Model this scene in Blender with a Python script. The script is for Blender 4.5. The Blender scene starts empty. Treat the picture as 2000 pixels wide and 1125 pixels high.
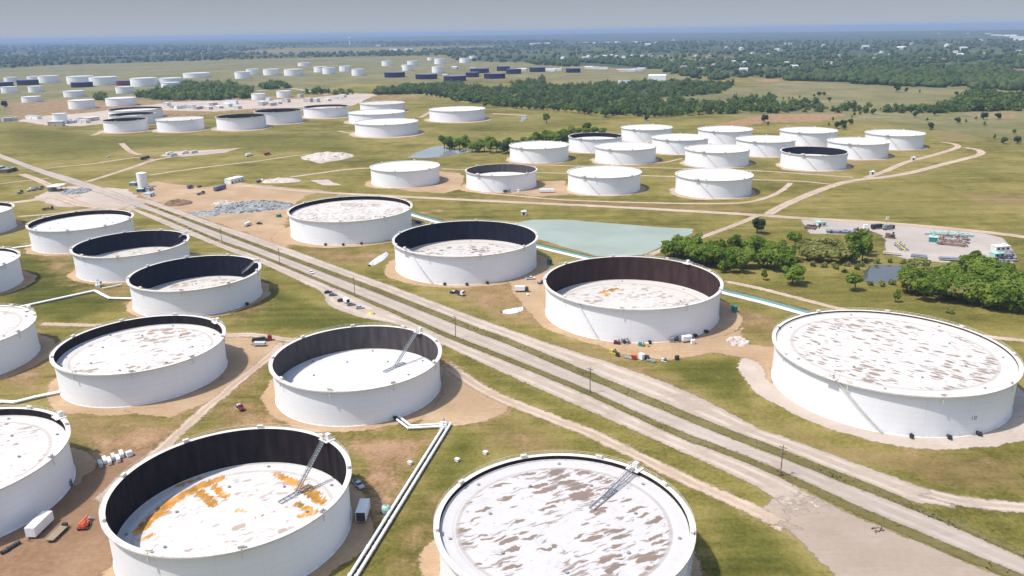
import bpy, math, random
import numpy as np
from mathutils import Vector, Matrix, noise as mnoise

rad = math.radians
random.seed(11)
rng = np.random.default_rng(11)
scene = bpy.context.scene
COL = scene.collection

# ------------------------------------------------------------------ camera
FPX, PITCH, ROLL, CAMZ = 1545.8, rad(17.948), rad(-0.941), 139.98
cp, sp = math.cos(PITCH), math.sin(PITCH)
FWD = Vector((0, cp, -sp))
RIGHT0, UP0 = Vector((1, 0, 0)), Vector((0, sp, cp))
RIGHT = RIGHT0 * math.cos(ROLL) + UP0 * math.sin(ROLL)
UPV = UP0 * math.cos(ROLL) - RIGHT0 * math.sin(ROLL)
cam_d = bpy.data.cameras.new('camera')
cam = bpy.data.objects.new('camera', cam_d)
COL.objects.link(cam)
m3 = Matrix((RIGHT, UPV, -FWD)).transposed()
cam.matrix_world = Matrix.Translation((0, 0, CAMZ)) @ m3.to_4x4()
cam_d.sensor_width = 36.0
cam_d.lens = FPX / 2000 * 36.0
cam_d.clip_start, cam_d.clip_end = 1.0, 200000.0
scene.camera = cam


def at(px, py, z=0.0):
    """point of the photo (2000 x 1125) -> metres on the level z"""
    d = FWD + RIGHT * ((px - 1000) / FPX) - UPV * ((py - 562.5) / FPX)
    t = (z - CAMZ) / d.z
    return Vector((d.x * t, d.y * t, z))


def ats(pts, z=0.0):
    return [tuple(at(x, y, z)) for x, y in pts]


# ------------------------------------------------------------------ helpers
def tag(o, label=None, cat=None, group=None, kind=None):
    if label: o['label'] = label
    if cat: o['category'] = cat
    if group: o['group'] = group
    if kind: o['kind'] = kind
    return o


def empty(name, loc, rz=0.0, label=None, cat=None, group=None):
    o = bpy.data.objects.new(name, None)
    COL.objects.link(o)
    o.location = loc
    o.rotation_euler = (0, 0, rz)
    o.empty_display_size = 0.5
    return tag(o, label, cat, group)


def link_mesh(name, me, parent=None):
    o = bpy.data.objects.new(name, me)
    COL.objects.link(o)
    if parent is not None: o.parent = parent
    return o


def copy_tree(o, loc=None, rz=None, scale=None, label=None, group=None):
    def rec(s, par):
        c = s.copy()
        COL.objects.link(c)
        if par is not None: c.parent = par
        for ch in list(s.children): rec(ch, c)
        return c
    r = rec(o, None)
    if loc is not None: r.location = loc
    if rz is not None: r.rotation_euler = (0, 0, rz)
    if scale is not None: r.scale = scale if hasattr(scale, '__len__') else (scale,) * 3
    if label: r['label'] = label
    if group: r['group'] = group
    return r


class MB:
    """collects shapes and links them as one mesh object"""
    def __init__(self): self.v, self.f = [], []

    def add(self, vs, fs):
        n = len(self.v)
        self.v += [tuple(p) for p in vs]
        self.f += [tuple(i + n for i in f) for f in fs]
        return self

    def box(self, cx, cy, z0, sx, sy, sz, rz=0.0, top=(1, 1), shift=0.0):
        c, s = math.cos(rz), math.sin(rz)
        vs = []
        for z, kx, ky, sh in ((z0, 1, 1, 0), (z0 + sz, top[0], top[1], shift)):
            for ax, ay in ((-1, -1), (1, -1), (1, 1), (-1, 1)):
                x, y = ax * sx / 2 * kx + sh, ay * sy / 2 * ky
                vs.append((cx + x * c - y * s, cy + x * s + y * c, z))
        return self.add(vs, [(3, 2, 1, 0), (4, 5, 6, 7), (0, 1, 5, 4), (1, 2, 6, 5), (2, 3, 7, 6), (3, 0, 4, 7)])

    def prism(self, prof, y0, y1):
        n = len(prof)
        vs = [(x, y0, z) for x, z in prof] + [(x, y1, z) for x, z in prof]
        fs = [tuple(range(n)), tuple(range(2 * n - 1, n - 1, -1))]
        fs += [(i, i + n, (i + 1) % n + n, (i + 1) % n) for i in range(n)]
        return self.add(vs, fs)

    def bar(self, p, q, r0, r1=None, n=8, caps=True):
        p, q = Vector(p), Vector(q)
        r1 = r0 if r1 is None else r1
        d = (q - p).normalized()
        a = d.cross(Vector((0, 0, 1)) if abs(d.z) < .95 else Vector((1, 0, 0))).normalized()
        b = d.cross(a)
        vs = []
        for c, r in ((p, r0), (q, r1)):
            for i in range(n):
                t = 2 * math.pi * i / n
                vs.append(c + a * (r * math.cos(t)) + b * (r * math.sin(t)))
        fs = [(i, (i + 1) % n, (i + 1) % n + n, i + n) for i in range(n)]
        if caps: fs += [tuple(range(n - 1, -1, -1)), tuple(range(n, 2 * n))]
        return self.add(vs, fs)

    def path(self, pts, r, n=8):
        for a, b in zip(pts[:-1], pts[1:]): self.bar(a, b, r, n=n)
        return self

    def beam(self, p, q, w, h):
        p, q = Vector(p), Vector(q)
        d = (q - p).normalized()
        a = d.cross(Vector((0, 0, 1)))
        a = a.normalized() if a.length > 1e-4 else Vector((1, 0, 0))
        b = a.cross(d).normalized()
        vs = [c + a * (sx * w / 2) + b * (sz * h / 2) for c in (p, q) for sx, sz in ((-1, -1), (1, -1), (1, 1), (-1, 1))]
        return self.add(vs, [(3, 2, 1, 0), (4, 5, 6, 7), (0, 1, 5, 4), (1, 2, 6, 5), (2, 3, 7, 6), (3, 0, 4, 7)])

    def lathe(self, prof, n, a0=0.0, a1=2 * math.pi):
        full = abs(a1 - a0 - 2 * math.pi) < 1e-6
        m = n if full else n + 1
        for (ra, za), (rb, zb) in zip(prof[:-1], prof[1:]):
            vs = []
            for r, z in ((ra, za), (rb, zb)):
                for i in range(m):
                    t = a0 + (a1 - a0) * i / n
                    vs.append((r * math.cos(t), r * math.sin(t), z))
            self.add(vs, [(i, (i + 1) % m, (i + 1) % m + m, i + m) for i in range(n)])
        return self

    def mesh(self, name, mat, smooth=False):
        me = bpy.data.meshes.new(name)
        me.from_pydata(self.v, [], self.f)
        me.materials.append(mat)
        if smooth: me.polygons.foreach_set('use_smooth', [True] * len(me.polygons))
        me.update()
        return me

    def build(self, name, mat, parent=None, smooth=False):
        return link_mesh(name, self.mesh(name, mat, smooth), parent)


def np_mesh(name, V, F, mat, smooth=False):
    """V (n,3) array, F (m,k) array of equal-sized faces"""
    me = bpy.data.meshes.new(name)
    k = F.shape[1]
    me.vertices.add(len(V)); me.vertices.foreach_set('co', V.astype(np.float32).ravel())
    me.loops.add(F.size); me.loops.foreach_set('vertex_index', F.astype(np.int32).ravel())
    me.polygons.add(len(F))
    me.polygons.foreach_set('loop_start', np.arange(0, F.size, k, dtype=np.int32))
    me.polygons.foreach_set('loop_total', np.full(len(F), k, dtype=np.int32))
    if smooth: me.polygons.foreach_set('use_smooth', np.ones(len(F), dtype=bool))
    me.materials.append(mat)
    me.update(calc_edges=True)
    return me


def set_attr(me, name, arr):
    if arr.ndim == 1:
        a = me.attributes.new(name, 'FLOAT', 'POINT')
        a.data.foreach_set('value', arr.astype(np.float32))
    else:
        a = me.attributes.new(name, 'FLOAT_COLOR', 'POINT')
        a.data.foreach_set('color', arr.astype(np.float32).ravel())


# ------------------------------------------------------------------ materials
class NT:
    def __init__(self, name, rough=0.8, spec=0.3):
        self.m = bpy.data.materials.new(name)
        self.m.use_nodes = True
        self.t = self.m.node_tree
        self.b = self.t.nodes['Principled BSDF']
        self.b.inputs['Roughness'].default_value = rough
        self.b.inputs['Specular IOR Level'].default_value = spec

    def n(self, typ, **kw):
        nd = self.t.nodes.new(typ)
        for k, v in kw.items(): setattr(nd, k, v)
        return nd

    def l(self, a, b): self.t.links.new(a, b)

    def setin(self, sock, v):
        if isinstance(v, bpy.types.NodeSocket): self.l(v, sock)
        elif v is not None: sock.default_value = v

    def pos(self): return self.n('ShaderNodeNewGeometry').outputs['Position']
    def obj(self): return self.n('ShaderNodeTexCoord').outputs['Object']

    def attr(self, name, out='Fac'):
        return self.n('ShaderNodeAttribute', attribute_name=name).outputs[out]

    def mapping(self, vec, scale=(1, 1, 1), rot=(0, 0, 0), loc=(0, 0, 0)):
        nd = self.n('ShaderNodeMapping')
        self.l(vec, nd.inputs['Vector'])
        nd.inputs['Scale'].default_value = scale
        nd.inputs['Rotation'].default_value = rot
        nd.inputs['Location'].default_value = loc
        return nd.outputs['Vector']

    def noise(self, vec, scale, detail=3, rough=.55, dist=0.0):
        nd = self.n('ShaderNodeTexNoise')
        self.l(vec, nd.inputs['Vector'])
        nd.inputs['Scale'].default_value = scale
        nd.inputs['Detail'].default_value = detail
        nd.inputs['Roughness'].default_value = rough
        nd.inputs['Distortion'].default_value = dist
        return nd.outputs['Fac']

    def math(self, op, a, b=None, c=None, clamp=False):
        nd = self.n('ShaderNodeMath', operation=op, use_clamp=clamp)
        for i, v in enumerate((a, b, c)):
            if v is not None: self.setin(nd.inputs[i], v)
        return nd.outputs[0]

    def smooth(self, v, lo, hi):
        nd = self.n('ShaderNodeMapRange', interpolation_type='SMOOTHSTEP')
        self.setin(nd.inputs['Value'], v)
        nd.inputs['From Min'].default_value = lo
        nd.inputs['From Max'].default_value = hi
        return nd.outputs[0]

    def ramp(self, v, stops):
        nd = self.n('ShaderNodeValToRGB')
        self.l(v, nd.inputs[0])
        e = nd.color_ramp.elements
        while len(e) < len(stops): e.new(0.5)
        for el, (p, c) in zip(e, stops):
            el.position = p
            el.color = (*c, 1)
        return nd.outputs[0]

    def mix(self, f, a, b, mode='MIX'):
        nd = self.n('ShaderNodeMix', data_type='RGBA', blend_type=mode)
        self.setin(nd.inputs[0], f)
        for i, v in ((6, a), (7, b)):
            if isinstance(v, tuple): v = (*v, 1)
            self.setin(nd.inputs[i], v)
        return nd.outputs[2]

    def sep(self, c):
        nd = self.n('ShaderNodeSeparateColor')
        self.l(c, nd.inputs[0])
        return nd.outputs

    def xyz(self, v):
        nd = self.n('ShaderNodeSeparateXYZ')
        self.l(v, nd.inputs[0])
        return nd.outputs

    def color(self, c): self.setin(self.b.inputs['Base Color'], (*c, 1) if isinstance(c, tuple) else c)

    def bump(self, h, strength=.3, dist=.1):
        nd = self.n('ShaderNodeBump')
        nd.inputs['Strength'].default_value = strength
        nd.inputs['Distance'].default_value = dist
        self.l(h, nd.inputs['Height'])
        self.l(nd.outputs[0], self.b.inputs['Normal'])


def mat_plain(name, col, rough=.6, spec=.3, metal=0.0, var=.18, scale=1.2):
    t = NT(name, rough, spec)
    n = t.noise(t.obj(), scale, 4)
    a = tuple(c * (1 - var) for c in col)
    b = tuple(min(1, c * (1 + var)) for c in col)
    t.color(t.ramp(n, [(.3, a), (.7, b)]))
    t.b.inputs['Metallic'].default_value = metal
    return t.m


def mat_paint(name, col, dirt=.5):
    """white tank paint: plate courses, faint vertical wash marks, dusty foot"""
    t = NT(name, .45, .35)
    p = t.obj()
    x, y, z = t.xyz(p)[:3]
    ang = t.math('ARCTAN2', y, x)
    comb = t.n('ShaderNodeCombineXYZ')
    t.l(t.math('MULTIPLY', ang, 26.0), comb.inputs[0])
    t.l(t.math('MULTIPLY', z, .05), comb.inputs[2])
    st = t.noise(comb.outputs[0], 1.1, 5, .6)
    big = t.noise(p, .045, 3)
    c = t.mix(t.math('MULTIPLY', t.smooth(st, .5, .8), dirt * .55), col, tuple(v * .8 for v in col))
    c = t.mix(t.math('MULTIPLY', t.smooth(big, .42, .7), .3), c, (col[0] * .9, col[1] * .91, col[2] * .93))
    fr = t.math('FRACT', t.math('MULTIPLY', z, 1 / 2.42))
    line = t.math('LESS_THAN', fr, .035)
    c = t.mix(t.math('MULTIPLY', line, .3), c, (.42, .41, .4))
    va = t.math('FRACT', t.math('MULTIPLY', ang, 2.9))
    c = t.mix(t.math('MULTIPLY', t.math('LESS_THAN', va, .012), .16), c, (.45, .44, .43))
    foot = t.math('MULTIPLY', t.math('SUBTRACT', 1.0, t.smooth(z, .2, 2.2)), t.smooth(t.noise(p, .5, 4), .3, .75))
    c = t.mix(t.math('MULTIPLY', foot, .45), c, (.52, .42, .31))
    t.color(c)
    return t.m


def mat_roof(name, base=(.78, .77, .74), streak=0.0, ang=0.0, stain=(.40, .30, .26), thr=.56, spots=.25, seed=0.0, sx=.045, sy=.2, warp_m=4.0, marks=None):
    """floating-roof deck; standing-water stains stretched along one direction, plus 'rust' baked per vertex"""
    t = NT(name, .7, .2)
    p = t.obj()
    edge = t.attr('edge')
    warp = t.n('ShaderNodeTexNoise'); warp.inputs['Scale'].default_value = .16
    t.l(p, warp.inputs['Vector'])
    pv = t.n('ShaderNodeVectorMath', operation='MULTIPLY_ADD')
    t.l(warp.outputs['Color'], pv.inputs[0]); pv.inputs[1].default_value = (warp_m, warp_m, 0); t.l(p, pv.inputs[2])
    q = t.mapping(t.mapping(pv.outputs[0], rot=(0, 0, -ang), loc=(seed, seed * 1.7, 0)), scale=(sx, sy, 1))
    n1 = t.noise(q, 1.6, 4, .62)
    patch = t.noise(p, .06, 2)
    f = t.math('ADD', n1, t.math('MULTIPLY', t.math('SUBTRACT', patch, .5), .45))
    f = t.smooth(f, thr, thr + .055)
    if marks:
        ln, wd_, r0_, r1_ = marks
        vo = t.n('ShaderNodeTexVoronoi'); vo.inputs['Scale'].default_value = 1.0; vo.inputs['Randomness'].default_value = .8
        fine = t.n('ShaderNodeTexNoise'); fine.inputs['Scale'].default_value = .55; fine.inputs['Detail'].default_value = 3
        t.l(p, fine.inputs['Vector'])
        pw = t.n('ShaderNodeVectorMath', operation='MULTIPLY_ADD')
        t.l(fine.outputs['Color'], pw.inputs[0]); pw.inputs[1].default_value = (2.2, 2.2, 0); t.l(pv.outputs[0], pw.inputs[2])
        t.l(t.mapping(t.mapping(pw.outputs[0], rot=(0, 0, -ang)), scale=(1 / ln, 1 / wd_, 1)), vo.inputs['Vector'])
        rr_ = t.math('MULTIPLY_ADD', t.smooth(t.noise(p, .05, 3), .36, .62), r1_ - r0_, r0_)
        rr_ = t.math('MULTIPLY_ADD', t.math('SUBTRACT', t.sep(vo.outputs['Color'])[0], .5), .3, rr_)
        mk_ = t.smooth(t.math('SUBTRACT', rr_, vo.outputs['Distance']), .0, .09)
        f = t.math('MAXIMUM', t.math('MULTIPLY', f, .8), mk_)
    f = t.math('MULTIPLY', f, edge)
    hue = t.noise(p, .12, 3)
    sc = t.mix(t.smooth(hue, .35, .65), stain, (stain[0] * .85, stain[1] * .92, stain[2] * .95))
    c = t.mix(t.smooth(t.noise(p, .25, 5, .65), .45, .8), base, tuple(v * .88 for v in base))
    # plate seams
    px, py = t.xyz(t.mapping(p, rot=(0, 0, -ang)))[:2]
    s1 = t.math('LESS_THAN', t.math('FRACT', t.math('MULTIPLY', py, 1 / 2.4)), .03)
    s2 = t.math('LESS_THAN', t.math('FRACT', t.math('MULTIPLY', px, 1 / 9.0)), .008)
    c = t.mix(t.math('MULTIPLY', t.math('MAXIMUM', s1, s2), .25), c, (.5, .48, .45))
    c = t.mix(t.math('MULTIPLY', f, streak), c, sc)
    ring = t.math('LESS_THAN', t.math('ABSOLUTE', t.math('SUBTRACT', edge, .5)), .34)
    c = t.mix(t.math('MULTIPLY', ring, .3), c, stain)
    dots = t.smooth(t.noise(p, .55, 2, .4), .68, .72)
    c = t.mix(t.math('MULTIPLY', t.math('MULTIPLY', dots, edge), spots), c, stain)
    # rust: attribute (density) broken by fine stretched noise
    r = t.attr('rust')
    nr = t.noise(t.mapping(t.mapping(p, rot=(0, 0, -ang - .9)), scale=(.35, .9, 1)), 1.1, 5, .6)
    rf = t.smooth(t.math('MULTIPLY_ADD', nr, 1.9, t.math('SUBTRACT', r, 1.42)), .0, .2)
    rf = t.math('MULTIPLY', rf, t.smooth(r, .05, .25))
    rc = t.ramp(t.noise(p, .16, 4), [(.36, (.20, .115, .006)), (.52, (.48, .20, .018)), (.70, (.66, .37, .12))])
    c = t.mix(t.math('MULTIPLY', rf, .95), c, rc)
    t.color(c)
    t.bump(t.noise(p, .2, 2), .15, .15)
    return t.m


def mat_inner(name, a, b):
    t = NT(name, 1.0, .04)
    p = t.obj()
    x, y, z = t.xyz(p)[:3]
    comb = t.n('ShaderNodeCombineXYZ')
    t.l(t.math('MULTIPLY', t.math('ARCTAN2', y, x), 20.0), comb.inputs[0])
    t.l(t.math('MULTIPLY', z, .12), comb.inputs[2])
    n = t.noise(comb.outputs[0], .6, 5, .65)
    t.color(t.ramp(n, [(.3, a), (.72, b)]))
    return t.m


def mat_gravel(name, a, b, c, track=.0, line=None):
    t = NT(name, .95, .1)
    p = t.pos()
    n1 = t.noise(p, .05, 4, .6)
    n2 = t.noise(p, .6, 4, .6)
    n3 = t.noise(p, .012, 3)
    col = t.ramp(t.math('ADD', t.math('MULTIPLY', n1, .6), t.math('MULTIPLY', n2, .4)), [(.32, a), (.5, b), (.68, c)])
    col = t.mix(t.math('MULTIPLY', t.smooth(n3, .38, .62), .5), col, tuple(v * .8 for v in b))
    sn = t.noise(t.mapping(p, rot=(0, 0, .83), scale=(.05, .7, 1)), 1.0, 4, .6)
    col = t.mix(t.math('MULTIPLY', t.smooth(sn, .48, .75), .3), col, tuple(v * .72 for v in a))
    if track:
        ac = t.math('ABSOLUTE', t.attr('across'))
        w = t.math('SUBTRACT', 1.0, t.smooth(t.math('ABSOLUTE', t.math('SUBTRACT', ac, .42)), .06, .24))
        w = t.math('MULTIPLY', w, t.smooth(t.noise(t.mapping(p, scale=(.08, .08, 1)), 1, 3), .35, .6))
        col = t.mix(t.math('MULTIPLY', w, track), col, tuple(min(1, v * 1.22) for v in c))
        e = t.smooth(t.math('ADD', ac, t.math('MULTIPLY', t.math('SUBTRACT', t.noise(p, .35, 4), .5), .5)), .78, 1.05)
        col = t.mix(t.math('MULTIPLY', e, .7), col, (.17, .15, .07))
    t.color(col)
    t.bump(n2, .25, .08)
    ed = t.math('ADD', t.attr('edge'), t.math('MULTIPLY', t.math('SUBTRACT', t.noise(p, .45, 5, .7), .5), 1.5))
    ms = t.n('ShaderNodeMixShader'); tp = t.n('ShaderNodeBsdfTransparent')
    t.l(t.smooth(ed, .05, .38), ms.inputs[0]); t.l(tp.outputs[0], ms.inputs[1]); t.l(t.b.outputs[0], ms.inputs[2])
    t.l(ms.outputs[0], t.t.nodes['Material Output'].inputs[0])
    return t.m


def mat_leaf(name, dark, mid, light):
    t = NT(name, .75, .15)
    tint = t.attr('tint')
    oi = t.n('ShaderNodeObjectInfo')
    f = t.math('ADD', t.math('MULTIPLY', tint, .8), t.math('MULTIPLY', t.math('SUBTRACT', oi.outputs['Random'], .5), .4))
    f = t.math('ADD', f, t.math('MULTIPLY', t.math('SUBTRACT', t.noise(t.pos(), .05, 2), .14), .5))
    t.color(t.ramp(f, [(.12, dark), (.45, mid), (.85, light)]))
    tr = t.n('ShaderNodeBsdfTranslucent')
    tr.inputs['Color'].default_value = (mid[0] * 1.3, mid[1] * 1.3, mid[2], 1)
    ms = t.n('ShaderNodeMixShader'); ms.inputs[0].default_value = .5
    out = t.t.nodes['Material Output']
    t.l(t.b.outputs[0], ms.inputs[1]); t.l(tr.outputs[0], ms.inputs[2]); t.l(ms.outputs[0], out.inputs[0])
    return t.m


def mat_water(name, col, rough=.12):
    t = NT(name, rough, .5)
    p = t.pos()
    c = t.mix(t.smooth(t.noise(p, .02, 3), .35, .65), col, tuple(v * .86 for v in col))
    t.color(c)
    t.bump(t.noise(p, .9, 3), .03, .05)
    ed = t.math('ADD', t.attr('edge'), t.math('MULTIPLY', t.math('SUBTRACT', t.noise(p, .35, 3), .5), .4))
    ms = t.n('ShaderNodeMixShader'); tp = t.n('ShaderNodeBsdfTransparent')
    t.l(t.smooth(ed, .0, .12), ms.inputs[0]); t.l(tp.outputs[0], ms.inputs[1]); t.l(t.b.outputs[0], ms.inputs[2])
    t.l(ms.outputs[0], t.t.nodes['Material Output'].inputs[0])
    return t.m


def mat_ground():
    t = NT('grassland', .95, .08)
    p = t.pos()
    mk = t.attr('mask', 'Color')
    r, g, b = t.sep(mk)[:3]
    wood = t.attr('wood')
    field = t.attr('field')
    n0 = t.noise(p, .0035, 4, .6)
    n1 = t.noise(p, .016, 5, .62)
    n2 = t.noise(p, .09, 5, .65)
    n3 = t.noise(p, .7, 4, .65)
    rot = t.mapping(p, rot=(0, 0, .8), scale=(.012, .10, 1))
    st = t.noise(rot, 1.0, 4, .6, .6)
    f = t.math('ADD', t.math('MULTIPLY', n1, .45), t.math('ADD', t.math('MULTIPLY', n2, .3), t.math('MULTIPLY', st, .25)))
    f = t.math('ADD', f, t.math('MULTIPLY', t.math('SUBTRACT', n3, .5), .34))
    f = t.math('ADD', f, t.math('MULTIPLY', t.math('SUBTRACT', t.noise(p, 2.6, 3, .7), .5), .3))
    f = t.math('ADD', f, t.math('MULTIPLY', t.math('SUBTRACT', n0, .5), .42))
    mow = t.noise(t.mapping(p, rot=(0, 0, -.75), scale=(.006, .22, 1)), 1.0, 3, .5, .3)
    f = t.math('ADD', f, t.math('MULTIPLY', t.math('SUBTRACT', mow, .5), .16))
    grass = t.ramp(f, [(.32, (.060, .058, .013)), (.44, (.132, .114, .025)), (.55, (.218, .176, .050)), (.69, (.295, .226, .105))])
    lush = t.ramp(f, [(.35, (.041, .047, .009)), (.50, (.090, .088, .016)), (.66, (.172, .148, .035))])
    dry = t.ramp(f, [(.35, (.125, .092, .030)), (.5, (.205, .142, .055)), (.66, (.275, .20, .095))])
    c = t.mix(t.smooth(t.math('ADD', g, t.math('MULTIPLY', t.math('SUBTRACT', n1, .5), .9)), .25, .75), grass, lush)
    c = t.mix(t.smooth(t.math('ADD', t.math('ADD', b, t.math('MULTIPLY_ADD', t.math('SUBTRACT', n0, .5), 1.5, .14)), t.math('MULTIPLY', t.math('SUBTRACT', n2, .5), 1.2)), .3, .8), c, dry)
    # pale far pasture
    c = t.mix(t.math('MULTIPLY', field, .85), c, t.ramp(f, [(.35, (.115, .115, .050)), (.55, (.185, .168, .088)), (.7, (.25, .212, .14))]))
    dirt = t.ramp(t.math('ADD', t.math('MULTIPLY', n2, .6), t.math('MULTIPLY', n3, .4)), [(.34, (.19, .105, .055)), (.5, (.285, .17, .093)), (.66, (.38, .25, .15))])
    df = t.math('ADD', r, t.math('ADD', t.math('MULTIPLY', t.math('SUBTRACT', n2, .5), .9), t.math('MULTIPLY', t.math('SUBTRACT', n3, .5), .5)))
    c = t.mix(t.smooth(df, .3, .72), c, dirt)
    wd = t.ramp(t.noise(p, .012, 5, .75), [(.35, (.02, .036, .016)), (.5, (.05, .072, .028)), (.62, (.10, .11, .05)), (.72, (.2, .18, .10))])
    c = t.mix(t.smooth(t.math('ADD', wood, t.math('MULTIPLY', t.math('SUBTRACT', t.math('ADD', t.math('MULTIPLY', t.noise(p, .006, 5, .65), .5), t.math('MULTIPLY', t.noise(t.mapping(p, scale=(1, .35, 1)), .0011, 4, .6), .5)), .5), 1.7)), .35, .62), c, wd)
    t.color(c)
    t.bump(n3, .35, .25)
    return t.m


M = {}
M['ground'] = mat_ground()
M['paint'] = mat_paint('tank_paint', (.83, .83, .835))
M['paint2'] = mat_paint('tank_paint_dusty', (.74, .73, .71), .6)
M['rim'] = mat_plain('rim_paint', (.66, .61, .54), .5, .3, var=.1, scale=.4)
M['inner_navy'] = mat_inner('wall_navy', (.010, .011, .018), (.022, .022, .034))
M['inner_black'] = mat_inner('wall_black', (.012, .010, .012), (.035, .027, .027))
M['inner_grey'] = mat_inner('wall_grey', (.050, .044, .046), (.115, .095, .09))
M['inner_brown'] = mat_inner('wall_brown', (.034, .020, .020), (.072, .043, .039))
M['steel'] = mat_plain('galvanised_steel', (.27, .275, .285), .5, .4)
M['white'] = mat_plain('white_enamel', (.78, .78, .77), .45, .4, var=.08)
M['offwhite'] = mat_plain('weathered_white', (.62, .60, .56), .6, .3)
M['dark'] = mat_plain('dark_metal', (.035, .036, .04), .5, .4)
M['grey'] = mat_plain('grey_paint', (.22, .23, .24), .6, .3)
M['rubber'] = mat_plain('rubber', (.02, .02, .02), .9, .2)
M['glass'] = mat_plain('window_glass', (.02, .025, .03), .08, .6, var=.05)
M['red'] = mat_plain('red_paint', (.33, .02, .02), .4, .4)
M['maroon'] = mat_plain('maroon_paint', (.14, .015, .03), .5, .3)
M['orange'] = mat_plain('orange_paint', (.62, .12, .05), .45, .4)
M['blue'] = mat_plain('blue_paint', (.03, .10, .22), .5, .4)
M['teal'] = mat_plain('teal_paint', (.03, .20, .18), .5, .4)
M['mint'] = mat_plain('mint_paint', (.34, .52, .44), .55, .3)
M['brown'] = mat_plain('brown_pipe', (.20, .11, .08), .6, .3)
M['yellow'] = mat_plain('yellow_paint', (.60, .46, .06), .5, .3)
M['wood'] = mat_plain('weathered_timber', (.15, .12, .10), .9, .1)
M['purple'] = mat_plain('slate_blue_sheet', (.14, .14, .24), .6, .3)
M['far_white'] = mat_plain('distant_white_paint', (.84, .84, .83), .5, .3, var=.05, scale=.05)
M['far_dark'] = mat_plain('dark_tank_paint', (.022, .014, .040), .9, .1, var=.25, scale=.1)
M['far_navy'] = mat_plain('navy_tank_paint', (.014, .018, .045), .9, .1, var=.25, scale=.1)
M['far_red'] = mat_plain('oxide_tank_paint', (.14, .02, .04), .6, .3)
M['silver'] = mat_plain('silver_paint', (.50, .51, .53), .35, .5)
M['canvas'] = mat_plain('pale_tarpaulin', (.60, .60, .66), .8, .2, var=.2, scale=2)
M['rooftile'] = mat_plain('house_roof', (.30, .25, .22), .8, .2, var=.3, scale=.05)
M['brick'] = mat_plain('house_wall', (.50, .43, .38), .8, .2, var=.3, scale=.05)
M['timber'] = mat_plain('trailer_planks', (.27, .21, .15), .9, .1)
M['pad'] = mat_gravel('bare_earth', (.30, .195, .108), (.40, .272, .16), (.48, .352, .23))
M['soil_ground'] = mat_gravel('brown_earth', (.17, .096, .052), (.25, .15, .085), (.33, .215, .132))
M['apron'] = mat_gravel('worn_apron', (.29, .222, .165), (.355, .28, .214), (.42, .34, .268))
M['padgrey'] = mat_gravel('caliche', (.36, .29, .23), (.45, .37, .30), (.52, .45, .38))
M['road'] = mat_gravel('pale_gravel', (.32, .25, .19), (.40, .322, .252), (.475, .392, .315), .5)
M['asphalt'] = mat_gravel('worn_chip_seal', (.32, .258, .208), (.38, .313, .255), (.435, .365, .303), .35)
M['track'] = mat_gravel('dirt_track', (.33, .235, .155), (.42, .315, .225), (.50, .395, .30), .5)
M['verge'] = mat_gravel('rough_verge', (.085, .074, .024), (.15, .128, .046), (.23, .188, .088))
M['yard'] = mat_gravel('grey_yard_gravel', (.34, .285, .24), (.40, .345, .295), (.455, .40, .35))
M['rubble'] = mat_plain('concrete_rubble', (.25, .25, .242), .9, .1, var=.5, scale=.35)
M['rock'] = mat_plain('pale_spoil', (.50, .42, .36), .95, .1, var=.3, scale=.3)
M['soil'] = mat_plain('brown_spoil', (.22, .14, .09), .95, .1, var=.3, scale=.3)
M['leaf'] = mat_leaf('leaves', (.055, .092, .012), (.16, .232, .028), (.285, .35, .06))
M['leaf2'] = mat_leaf('olive_leaves', (.115, .125, .036), (.25, .26, .075), (.38, .37, .13))
M['leaf3'] = mat_leaf('dark_leaves', (.026, .05, .016), (.068, .11, .034), (.14, .18, .055))
M['leaf4'] = mat_leaf('midgreen_leaves', (.04, .07, .018), (.115, .165, .042), (.21, .255, .08))  # mid-green leaf tone of the belt and the small wood
M['scrub'] = mat_leaf('dry_scrub', (.085, .078, .028), (.15, .135, .05), (.215, .185, .085))
M['bark'] = mat_plain('bark', (.10, .075, .055), .95, .1)
M['pond'] = mat_water('teal_water', (.285, .325, .265), .6)
M['pond2'] = mat_water('grey_water', (.26, .27, .27), .08)
M['pond3'] = mat_water('blue_water', (.085, .09, .088), .06)
M['canal'] = mat_water('green_water', (.13, .26, .20))
M['liner'] = mat_plain('white_liner', (.70, .69, .66), .6, .3, var=.1, scale=.2)

# ------------------------------------------------------------------ terrain height: flat near, low ridges far off
def hz(x, y):
    d = np.hypot(x, y)
    k = np.clip((d - 5500) / 15000, 0, 1)
    w = (np.sin(x / 2600 + 1.3) * np.cos(y / 3900 + x / 9000) + .6 * np.sin(y / 1700 + x / 3100 + 2) + .3 * np.sin(x / 900 + y / 1300))
    return k * (26 + 22 * w)


def axis(lo, hi, start, step, grow):
    out = [start]
    while out[-1] < hi: out.append(out[-1] + max(step, grow * abs(out[-1])))
    neg = [start]
    while neg[-1] > lo: neg.append(neg[-1] - max(step, grow * abs(neg[-1])))
    return np.array(neg[:0:-1] + out)


xs = axis(-38000, 38000, 0.0, 3.0, .013)
ys = axis(-600, 38000, 240.0, 3.0, .013)
GX, GY = np.meshgrid(xs, ys)
gx, gy = GX.ravel(), GY.ravel()
MASK = np.zeros((len(gx), 4)); MASK[:, 3] = 1
WOOD = np.zeros(len(gx))
FIELD = np.zeros(len(gx))


def seg_dist(x, y, pts, closed=False):
    d = np.full(x.shape, 1e9)
    n = len(pts)
    for i in range(n if closed else n - 1):
        ax, ay = pts[i][:2]; bx, by = pts[(i + 1) % n][:2]
        dx, dy = bx - ax, by - ay
        t = np.clip(((x - ax) * dx + (y - ay) * dy) / max(dx * dx + dy * dy, 1e-9), 0, 1)
        d = np.minimum(d, np.hypot(x - ax - t * dx, y - ay - t * dy))
    return d


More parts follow.
